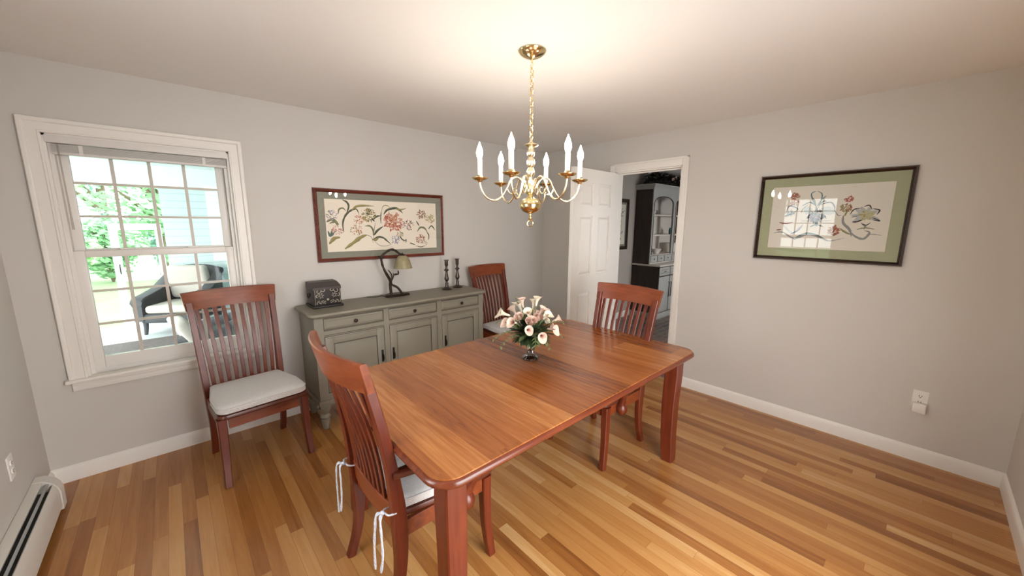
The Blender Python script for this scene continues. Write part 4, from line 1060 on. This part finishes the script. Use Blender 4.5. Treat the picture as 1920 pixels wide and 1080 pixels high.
# ------------------------------------------------------------------ the hall: hutch, picture, garland
UX0, UX1, UYF, LYF, HYW = 5.752, 7.262, 3.0, 2.822, HYB-.006
ho = ((UX0+UX1)/2, (LYF+HYW)/2, 0)
hu = thing('hutch', 'tall blue-grey painted hutch with arched open shelves in the room beyond the doorway', 'hutch', ho)
b = B(); b.prism([(LYF+.02, .0), (LYF+.02, .875), (UYF+.012, .90), (UYF+.012, 2.150), (HYW, 2.150), (HYW, 0)], 'x', UX0, UX0+.022); b.done('side_panel', 'hutch_dark', hu, at=ho, smooth=0)
b = B(); b.prism([(LYF+.02, .0), (LYF+.02, .875), (UYF+.012, .90), (UYF+.012, 2.150), (HYW, 2.150), (HYW, 0)], 'x', UX1-.022, UX1); b.done('side_panel', 'hutch_dark', hu, at=ho, smooth=0)
b = B(); b.box(UX0+.022, UX1-.022, HYW-.012, HYW, .88, 2.15); b.done('back_panel', 'hutch_in', hu, at=ho)
b = B()
b.rings([[(UX0-o_, UYF-o_, z), (UX1+o_, UYF-o_, z), (UX1+o_, HYW, z), (UX0-o_, HYW, z)] for o_, z in ((0, 2.10), (.004, 2.12), (.012, 2.135), (.026, 2.16), (.032, 2.165), (.032, 2.183), (.02, 2.185))]); b.done('cornice', 'hutch_blue', hu, at=ho, smooth=20)
# face frame with two arched openings
b = B(); mid_ = (UX0+UX1)/2; st = .034
for x0, x1 in ((UX0, UX0+st), (mid_-.045, mid_+.045), (UX1-st, UX1)): b.box(x0, x1, UYF, UYF+.02, .90, 2.12)
bays2 = [(UX0+st, mid_-.045), (mid_+.045, UX1-st)]
for x0, x1 in bays2:
    c, hw = (x0+x1)/2, (x1-x0)/2; top, spr = 1.995, 1.86
    P = [(x0, 2.12)]+[(c-hw*math.cos(PI*k/18), spr+(top-spr)*math.sin(PI*k/18)**.75) for k in range(19)]+[(x1, 2.12)]
    vs = []
    fs = []
    A = P[1:-1]
    for yy in (UYF, UYF+.02):
        for (x, z) in A: vs.append((x, yy, z))
        for (x, z) in A: vs.append((x, yy, 2.12))
    n = len(A)
    for s_ in (0, 1):
        o = s_*2*n
        for i in range(n-1): fs.append((o+i, o+i+1, o+n+i+1, o+n+i))
    for i in range(n-1): fs.append((i, i+1, 2*n+i+1, 2*n+i))
    b.add(vs, fs)
b.box(UX0, UX1, UYF, UYF+.02, .895, .905)
b.done('face_frame', 'hutch_blue', hu, at=ho, smooth=20)
b = B()
for x0, x1 in bays2:
    c, hw = (x0+x1)/2, (x1-x0)/2
    A = [(x1-.004, UYF-.003, 1.05), (x1-.004, UYF-.003, 1.84)]+[(c+(hw-.004)*math.cos(PI*k/24), UYF-.003, 1.86+.135*math.sin(PI*k/24)**.75) for k in range(1, 24)]+[(x0+.004, UYF-.003, 1.84), (x0+.004, UYF-.003, 1.05)]
    b.tube(A, .006, 6)
b.done('arch_bead', 'glaze_gap', hu, at=ho)
for z in (1.375, 1.705):
    b = B(); b.box(UX0+.022, UX1-.022, UYF+.022, HYW-.012, z-.022, z, .002); b.done('shelf', 'hutch_in', hu, at=ho)
b = B(); b.box(UX0+.022, UX1-.022, UYF+.004, HYW-.012, .905, 1.05); b.done('drawer_box', 'hutch_in', hu, at=ho)
b = B(); b.box(UX0-.02, UX1+.02, LYF-.02, HYW, .872, .900, .006); b.done('counter', 'hutch_in', hu, at=ho)
for x0, x1 in bays2:
    w = (x1-x0+.05)/3
    for k in range(2 if False else 3):
        xa = x0-.02+w*k
        b = B(); b.box(xa+.012, xa+w-.012, UYF-.008, UYF+.004, .925, 1.032, .003); d = b.done('small_drawer', 'hutch_blue', hu, at=ho)
        b = B(); b.box(xa+.006, xa+w-.006, UYF-.001, UYF+.003, .919, 1.038); b.done('drawer_gap', 'glaze_gap', d, at=ho)  # dark sheet painted as the shade round the drawer
        b = B(); b.ball((xa+w/2, UYF-.014, .978), .009, 8, 6); b.done('knob', 'black_iron', d, at=ho)
b = B(); b.box(UX0+.022, UX1-.022, LYF+.012, HYW, .09, .872); b.done('base_carcass', 'hutch_blue', hu, at=ho, smooth=0)
b = B(); b.box(UX0-.006, UX1+.006, LYF-.004, HYW, 0, .092, .006); b.done('plinth', 'hutch_blue', hu, at=ho)
lw = (UX1-UX0)/4
for k in range(4):
    xa, xb_ = UX0+lw*k, UX0+lw*(k+1)
    b = B(); b.box(xa+.004, xb_-.004, LYF+.006, LYF+.013, .10, .865); b.done('door_gap', 'glaze_gap', hu, at=ho)  # dark sheet painted as the shade between the fronts
    b = B(); b.box(xa+.012, xb_-.012, LYF-.004, LYF+.008, .720, .855, .003); d = b.done('drawer', 'hutch_blue', hu, at=ho)
    b = B(); b.box(xa+.05, xb_-.05, LYF-.006, LYF-.003, .762, .766); b.box(xa+.05, xb_-.05, LYF-.006, LYF-.003, .812, .816); b.tube([(xa+lw/2-.03, LYF-.014, .79), (xa+lw/2+.03, LYF-.014, .79)], .005, 6); b.done('drawer_pull', 'black_iron', d, at=ho)
    b = B(); b.box(xa+.012, xb_-.012, LYF-.004, LYF+.008, .115, .700, .003); raised(b, xa+.06, xb_-.06, .17, .64, LYF-.0035, .007, .0, .02); d = b.done('cabinet_door', 'hutch_blue', hu, at=ho, smooth=25)
    hx = xb_-.035 if k % 2 == 0 else xa+.035
    b = B(); b.tube([(hx, LYF-.004, .60), (hx, LYF-.020, .595), (hx, LYF-.020, .36), (hx, LYF-.004, .355)], .0065, 8); b.done('handle', 'black_iron', d, at=ho)

def pot(name, label, cat, prof, loc, mat, extra=None, group=None):
    o = thing(name, label, cat, loc, 0, group)
    b = B(); b.lathe(prof, n=20); b.done('body', mat, o)
    if extra: extra(o)
    return o
CUP = [(.002, 0), (.022, 0), (.024, .004), (.036, .03), (.040, .065), (.037, .065), (.032, .03), (.002, .008)]
BOWL = [(.002, 0), (.040, 0), (.042, .008), (.075, .045), (.092, .085), (.088, .085), (.070, .046), (.002, .014)]
def cuph(o):
    b = B(); b.tube(spline([(.037, 0, .055), (.062, 0, .052), (.060, 0, .025), (.034, 0, .018)], 4), .005, 6); b.done('handle', 'ceramic', o)
sy = UYF+.13
pot('teacup', 'white cup with brown pattern alone on the upper left hutch shelf', 'cup', CUP, (6.03, sy, 1.705+.0005), 'ceramic', cuph)
pot('brown_mug', 'small brown mug beside the white cup on the upper hutch shelf', 'mug', [(.002, 0), (.030, 0), (.034, .005), (.034, .075), (.030, .075), (.028, .01), (.002, .008)], (6.14, sy+.02, 1.705+.0005), 'berry')
pot('cream_jug', 'white jug on the middle left hutch shelf', 'jug', [(.002, 0), (.030, 0), (.046, .03), (.046, .06), (.030, .09), (.026, .11), (.034, .13), (.030, .13), (.022, .11), (.002, .02)], (5.88, sy-.02, 1.375+.0005), 'ceramic', cuph)
pot('sugar_bowl', 'small white lidded bowl beside the jug on the middle hutch shelf', 'bowl', [(.002, 0), (.030, 0), (.045, .03), (.040, .06), (.042, .064), (.020, .08), (.008, .086), (.010, .096), (.002, .1)], (5.99, sy, 1.375+.0005), 'ceramic')
pot('black_bottle', 'slim black bottle on the bottom hutch shelf', 'bottle', [(.002, 0), (.040, 0), (.042, .05), (.030, .075), (.034, .11), (.034, .16), (.018, .19), (.016, .235), (.018, .25), (.002, .25)], (5.865, sy-.05, 1.05+.0005), 'black_iron')
pot('patterned_bowl', 'white patterned bowl on the bottom left hutch shelf', 'bowl', BOWL, (6.165, sy-.02, 1.05+.0005), 'ceramic')
pot('teal_jar', 'teal glazed jar on the right side of the hutch', 'jar', [(.002, 0), (.036, 0), (.044, .02), (.044, .08), (.032, .105), (.036, .112), (.002, .115)], (6.66, sy-.03, 1.375+.0005), 'teal')
pot('white_crock', 'large white crock on the bottom right hutch shelf', 'crock', [(.002, 0), (.075, 0), (.09, .02), (.095, .12), (.088, .16), (.095, .17), (.002, .175)], (6.71, sy, 1.05+.0005), 'ceramic')
# garland on top
gl = thing('dried_garland', 'dark dried foliage garland with pale flowers lying on top of the hutch', 'garland', (6.5, 3.12, 2.185))
b = B(); rnd = random.Random(21)
for k in range(620):
    x = rnd.uniform(-.70, .72); hh = .045+.15*rnd.random()**1.3
    base = Vector((x, rnd.uniform(-.10, .12), rnd.uniform(.0, .17))); th = rnd.uniform(0, 2*PI)
    blade(b, base, (math.cos(th), math.sin(th)*.8, rnd.uniform(-.05, .9)), rnd.uniform(.06, .12), rnd.uniform(.028, .05), .2, 0, rnd)
b.v = [(x, y, max(.004, min(.205, z))) for x, y, z in b.v]
b.done('foliage', 'dry', gl); gl.children[-1]['kind'] = 'stuff'
b = B(); b.tube(spline([(-.68, 0, .02), (-.3, .02, .05), (.1, -.02, .05), (.5, .01, .05), (.70, 0, .02)], 5), .02, 8); b.done('twig_base', 'bark', gl)
for k in range(16):
    base = Vector((-.20+.9*k/16+rnd.uniform(-.03, .03), -.10+rnd.uniform(-.03, .04), .06+rnd.uniform(-.02, .10)))
    b = B()
    for j in range(6):
        th = 2*PI*j/6; blade(b, base, (math.cos(th)*.9, -.5, math.sin(th)*.9), .030, .026, .1, 0, rnd)
    b.done('dried_flower', 'calla' if k % 3 else 'berry', gl)
hp = thing('framed_sketch', 'dark-framed picture on the wall beyond the doorway, half hidden by the open door', 'picture', (5.24, HYB-.001, 1.541))
b = B(); hw, hh = .292, .398
b.rings([[(-hw+i, y, -hh+i), (hw-i, y, -hh+i), (hw-i, y, hh-i), (-hw+i, y, hh-i)] for i, y in ((0, 0), (0, -.02), (.012, -.028), (.05, -.020), (.055, -.006))], cap=False); b.done('picture_frame', 'frame_dark', hp, smooth=20)
b = B(); b.box(-hw+.04, hw-.04, -.006, -.002, -hh+.04, hh-.04); b.done('mat_board', 'mat_grey', hp)
b = B(); b.box(-hw+.085, hw-.085, -.008, -.0055, -hh+.085, hh-.085); rnd = random.Random(4)
for k in range(46):
    x, z = rnd.gauss(.06, .06), rnd.uniform(-.25, .25); x = max(-.17, min(.17, x)); r = rnd.uniform(.008, .022)
    b.add([(x+r*math.cos(PI*j/3), -.0083-.00001*k, z+r*.6*math.sin(PI*j/3)) for j in range(6)], [tuple(range(6))], 1)
b.done('floral_sketch', ['paper', 'ink_gy'], hp, smooth=0)
b = B(); b.add([(-hw+.04, -.010, -hh+.04), (hw-.04, -.010, -hh+.04), (hw-.04, -.010, hh-.04), (-hw+.04, -.010, hh-.04)], [(0, 1, 2, 3)]); b.done('glazing', 'glass', hp, smooth=0)

# ------------------------------------------------------------------ the porch outside the window
PY = 8.0
b = B(); b.box(-3.2, 3.4, YB+T, PY+.1, -.14, -.02); struct(b, 'porch_floor', 'porch_floor')
b = B(); b.box(-3.2, 3.4, YB+T, PY+.15, 2.38, 2.46); struct(b, 'porch_ceiling', 'porch_white')
b = B(); b.box(-3.2, 3.4, PY-.05, PY+.1, 2.06, 2.38); b.box(-3.2, -3.05, YB+T, PY, 2.06, 2.38); struct(b, 'porch_beam', 'porch_white')
b = B(); b.box(-.06, 3.4, PY+.02, PY+.12, -.14, 2.10); struct(b, 'wall_porch', 'siding', smooth=0)
b = B(); b.box(3.3, 3.4, YB+T, PY, -.02, 2.38); struct(b, 'wall_porch_side', 'siding', smooth=0)
for i, x in enumerate((-3.1, -1.75)):
    b = B(); b.box(x-.06, x+.06, PY-.03, PY+.09, -.02, 2.07, .005); b.box(x-.075, x+.075, PY-.045, PY+.105, -.02, .12, .004); b.box(x-.075, x+.075, PY-.045, PY+.105, 1.98, 2.06, .004)
    struct(b, 'porch_post', 'porch_white')
sd = thing('screen_door', 'white framed screen door at the far side of the porch outside the window', 'door', (-.37, PY+.03, 0))
b = B(); b.box(-.66, -.57, PY+.01, PY+.05, -.02, 1.52, .003); b.box(-.17, -.09, PY+.01, PY+.05, -.02, 1.52, .003); b.box(-.57, -.17, PY+.01, PY+.05, 1.43, 1.52, .003); b.box(-.57, -.17, PY+.01, PY+.05, -.0, .18, .003); b.box(-.57, -.17, PY+.01, PY+.05, .66, .72, .003)
b.done('door_frame', 'porch_white', sd, at=sd.location)
b = B(); b.tube([(-.60, PY+.005, .78), (-.60, PY-.03, .80), (-.60, PY-.03, .90), (-.60, PY+.005, .92)], .007, 6); b.done('door_pull', 'black_iron', sd, at=sd.location)

def wicker_chair(label, loc, rz, throw=False):
    o = thing('wicker_armchair', label, 'armchair', loc, rz)      # faces local +y
    b = B(); b.box(-.33, .33, -.30, .33, .17, .30, .03); b.done('seat_base', 'wicker', o, smooth=50)
    for s in (-1, 1):
        b = B(); R = []
        for y, zt, w in ((.34, .50, .055), (.30, .54, .062), (.15, .57, .062), (-.05, .62, .062), (-.22, .72, .060), (-.34, .80, .05)):
            R.append([(s*.335+w*a, y, z) for a, z in ((-1, .20), (-1, zt-.07), (-1.25, zt-.035), (-1.1, zt-.008), (-.4, zt), (.6, zt), (1.3, zt-.012), (1.55, zt-.04), (1.2, zt-.075), (1, zt-.10), (1, .20))])
        b.rings(R); b.done('armrest', 'wicker', o, smooth=50)
    b = B(); R = []
    for i in range(13):
        x = -.36+.72*i/12; zt = .86+.05*(1-(x/.36)**2); bo = .05*(1-(x/.36)**2)
        R.append([(x, y-bo, z) for y, z in ((-.30, .20), (-.31, .5), (-.34, zt-.06), (-.355, zt-.01), (-.39, zt+.012), (-.44, zt), (-.46, zt-.04), (-.43, zt-.075), (-.40, zt-.09), (-.37, .5), (-.36, .20))])
    b.rings(R); b.done('backrest', 'wicker', o, smooth=50)
    for sx in (-1, 1):
        for y in (.27, -.30):
            b = B(); b.tube([(sx*.31, y, .20), (sx*.312, y, .10), (sx*.318, y+(.012 if y > 0 else -.012), 0)], [.034, .028, .022], 10); b.done('leg', 'wicker', o)
    return o
def pillow(name, label, loc, rz, size, tilt=0, cat='cushion'):
    o = None; b = B(); w, d, h = size; R = []
    for f, z in ((.80, -.5), (.95, -.42), (1, -.2), (1, .2), (.95, .42), (.80, .5)):
        R.append([(x*f, y*f, z*h) for x, y in rrect(-w/2, w/2, -d/2, d/2, .05, 5)])
    b.rings(R)
    ct, st_ = math.cos(tilt), math.sin(tilt)
    b.v = [(x, y*ct-z*st_, y*st_+z*ct) for x, y, z in b.v]
    o = b.done(name, 'linen', None, smooth=60); o.location = loc; o.rotation_euler.z = rz
    return tag(o, label, cat)
def at_local(loc, rz, p):
    c, s = math.cos(rz), math.sin(rz); return (loc[0]+p[0]*c-p[1]*s, loc[1]+p[0]*s+p[1]*c, loc[2]+p[2])
w1 = ((.02, 7.28, -.02), face(-.55, -.835))
wicker_chair('dark wicker armchair with cream cushions at the far side of the porch', *w1)
pillow('porch_cushion', 'cream seat cushion in the far wicker armchair on the porch', at_local(*w1, (0, .04, .358)), w1[1], (.54, .58, .115))
pillow('porch_cushion', 'cream back cushion leaning in the far wicker armchair on the porch', at_local(*w1, (0, -.235, .68)), w1[1], (.54, .50, .13), math.radians(78))
w2 = ((.34, 4.60, -.005), face(-.95, .31))
wicker_chair('dark wicker armchair just outside the window, behind the slat-back chair', *w2)
pillow('porch_cushion', 'cream cushion in the wicker armchair nearest the window', at_local(*w2, (0, .04, .358)), w2[1], (.54, .58, .115))
pillow('porch_cushion', 'cream pillow leaning on the arm of the wicker armchair nearest the window', (.02, 4.42, .555), w2[1]+.5, (.34, .34, .10), math.radians(64))
b = B(); b.rings([[(x, y, z) for x, y in rrect(-1.3, 2.2, 3.75, 6.86, .5)] for z in (-.019, -.006)]); o = b.done('porch_rug', 'rug', None); tag(o, 'grey-brown woven rug on the porch floor outside the window', 'rug')
b = B(); b.box(-30, 30, YB+T, 45, -.35, -.16); struct(b, 'lawn', 'grass')
b = B(); b.box(-12, 12, -14, YF-T, -.35, -.10); b.box(-12, XL-T, YF-T, YB+T, -.35, -.10); struct(b, 'added_bounce_patio', 'porch_floor')  # unseen grey paving added to keep green bounce off the ceiling

# trees beyond the porch
def tree(label, x, y, h, r, mat, seed, group='leafy trees beyond the porch'):
    o = thing('leafy_tree', label, 'tree', (x, y, -.16), 0, group)
    rnd = random.Random(seed)
    b = B(); tr = h*.018+.04
    b.tube(spline([(0, 0, 0), (rnd.uniform(-.1, .1), 0, h*.3), (rnd.uniform(-.15, .15), .1, h*.62), (0, 0, h*.9)], 4), [tr*(1-.065*i) for i in range(13)], 8)
    for k in range(7):
        a = rnd.uniform(0, 2*PI); z = h*rnd.uniform(.25, .75); b.tube([(0, 0, z), (r*.35*math.cos(a), r*.35*math.sin(a), z+h*.08), (r*.7*math.cos(a), r*.7*math.sin(a), z+h*.14)], [tr*.5, tr*.35, tr*.15], 6)
    b.done('trunk', 'bark', o)
    b = B(); blobs = [(rnd.gauss(0, r*.42), rnd.gauss(0, r*.42), h*rnd.uniform(.14, .98), r*rnd.uniform(.25, .5)) for _ in range(34)]
    for bx_, by_, bz, br_ in blobs:
        for _ in range(130):
            v = Vector((rnd.gauss(0, 1), rnd.gauss(0, 1), rnd.gauss(0, .8))).normalized()*br_*rnd.uniform(.55, 1.05)
            p = Vector((bx_, by_, bz))+v; p.z = max(.1, p.z)
            n = (v.normalized()+Vector((rnd.uniform(-.7, .7), rnd.uniform(-.7, .7), rnd.uniform(-.3, .9)))).normalized()
            a = n.cross(Vector((.3, .2, 1))).normalized(); c = n.cross(a); s = rnd.uniform(.05, .11)
            b.add([p+a*s, p+c*s*.6, p-a*s, p-c*s*.6], [(0, 1, 2, 3)])
    b.done('crown', mat, o, smooth=0); o.children[-1]['kind'] = 'stuff'
tree('pale green leafy tree seen in the left panes of the window', -2.2, 12.0, 4.6, .95, 'fol_a', 1)
tree('mid-green leafy tree seen behind the white screen door', -.2, 13.4, 5.2, 1.0, 'fol_b', 2)
tree('blue-green leafy tree farther back behind the porch rails', -1.5, 18.5, 7.0, 1.9, 'fol_c', 3)
for i, (x, y, h, r, m) in enumerate(((-5.2, 13.5, 5.5, 1.4, 'fol_b'), (-8.4, 20, 8, 2.2, 'fol_c'), (-10., 14.5, 6.5, 1.6, 'fol_a'), (4.6, 18.5, 7.5, 2.2, 'fol_b'))):
    tree('green leafy tree in the row beyond the porch', x, y, h, r, m, 10+i)

def shrub(label, x, y, h, r, mat, seed):
    o = thing('garden_shrub', label, 'shrub', (x, y, -.16), 0, 'shrubs along the lawn beyond the porch'); rnd = random.Random(seed)
    b = B()
    for k in range(6):
        a = rnd.uniform(0, 2*PI); b.tube([(0, 0, 0), (r*.3*math.cos(a), r*.3*math.sin(a), h*.4), (r*.5*math.cos(a), r*.5*math.sin(a), h*.75)], [.03, .02, .01], 6)
    b.done('stem', 'bark', o)
    b = B()
    for _ in range(1500):
        v = Vector((rnd.gauss(0, 1), rnd.gauss(0, 1), rnd.gauss(0, 1))).normalized()*rnd.uniform(.5, 1.0)
        p = Vector((v.x*r, v.y*r, h*.52+v.z*h*.48)); n = (v+Vector((rnd.uniform(-.7, .7), rnd.uniform(-.7, .7), rnd.uniform(-.2, .9)))).normalized()
        a = n.cross(Vector((.3, .2, 1))).normalized(); c = n.cross(a); s = rnd.uniform(.05, .10)
        b.add([p+a*s, p+c*s*.6, p-a*s, p-c*s*.6], [(0, 1, 2, 3)])
    b.done('leaves', mat, o, smooth=0); o.children[-1]['kind'] = 'stuff'
for i, (x, h, m) in enumerate(((-4.2, 1.9, 'fol_b'), (-2.75, 2.3, 'fol_c'), (-1.35, 2.0, 'fol_b'), (.05, 2.4, 'fol_c'), (1.5, 2.1, 'fol_b'))):
    shrub('rounded green shrub in the row at the edge of the lawn', x, 15.6+.3*(i % 2), h, .68, m, 40+i)

# ------------------------------------------------------------------ light
w = bpy.data.worlds.new('daylight'); bpy.context.scene.world = w; w.use_nodes = True
nt = w.node_tree; bg = nt.nodes['Background']
tc_ = nt.nodes.new('ShaderNodeTexCoord'); sp_ = nt.nodes.new('ShaderNodeSeparateXYZ'); rp = nt.nodes.new('ShaderNodeValToRGB')
nt.links.new(tc_.outputs['Generated'], sp_.inputs[0]); nt.links.new(sp_.outputs[2], rp.inputs[0])
rp.color_ramp.elements[0].position = .0; rp.color_ramp.elements[0].color = (1.0, .99, .97, 1)
rp.color_ramp.elements[1].position = .8; rp.color_ramp.elements[1].color = (.93, .965, 1.0, 1)
nt.links.new(rp.outputs[0], bg.inputs[0]); bg.inputs[1].default_value = SKY
def portal(loc, rot, sx, sy):
    l = bpy.data.lights.new('window_portal', 'AREA'); l.shape = 'RECTANGLE'; l.size = sx; l.size_y = sy; l.cycles.is_portal = True
    o = bpy.data.objects.new('window_portal', l); C.objects.link(o); o.location = loc; o.rotation_euler = rot

# ------------------------------------------------------------------ camera
F_, YAW, PITCH, ROLL, HC = 700.6849469365952, 0.8336410145463392, 0.1701053063817223, 0.004652569568860492, 1.544200621581092
fw_ = Vector((math.cos(YAW)*math.cos(PITCH), math.sin(YAW)*math.cos(PITCH), -math.sin(PITCH)))
ri = Vector((math.sin(YAW), -math.cos(YAW), 0)); up_ = ri.cross(fw_)
r2 = ri*math.cos(ROLL)+up_*math.sin(ROLL); u2 = -ri*math.sin(ROLL)+up_*math.cos(ROLL)
cam = bpy.data.cameras.new('camera'); co_ = bpy.data.objects.new('camera', cam); C.objects.link(co_)
cam.sensor_width = 36; cam.lens = 36*F_/1920; cam.clip_start = .02; cam.clip_end = 200
co_.matrix_world = Matrix(((r2.x, u2.x, -fw_.x, 0), (r2.y, u2.y, -fw_.y, 0), (r2.z, u2.z, -fw_.z, HC), (0, 0, 0, 1)))
sc_ = bpy.context.scene; sc_.camera = co_
vs2 = sc_.view_settings; vs2.view_transform = 'Standard'; vs2.look = 'None'; vs2.gamma = 1; vs2.exposure = EXPO; vs2.use_curve_mapping = False
sc_.cycles.max_bounces = 10; sc_.cycles.diffuse_bounces = 6; sc_.cycles.transparent_max_bounces = 16; sc_.cycles.use_denoising = True; sc_.cycles.sample_clamp_indirect = 8
sc_.cycles.caustics_reflective = False; sc_.cycles.caustics_refractive = False
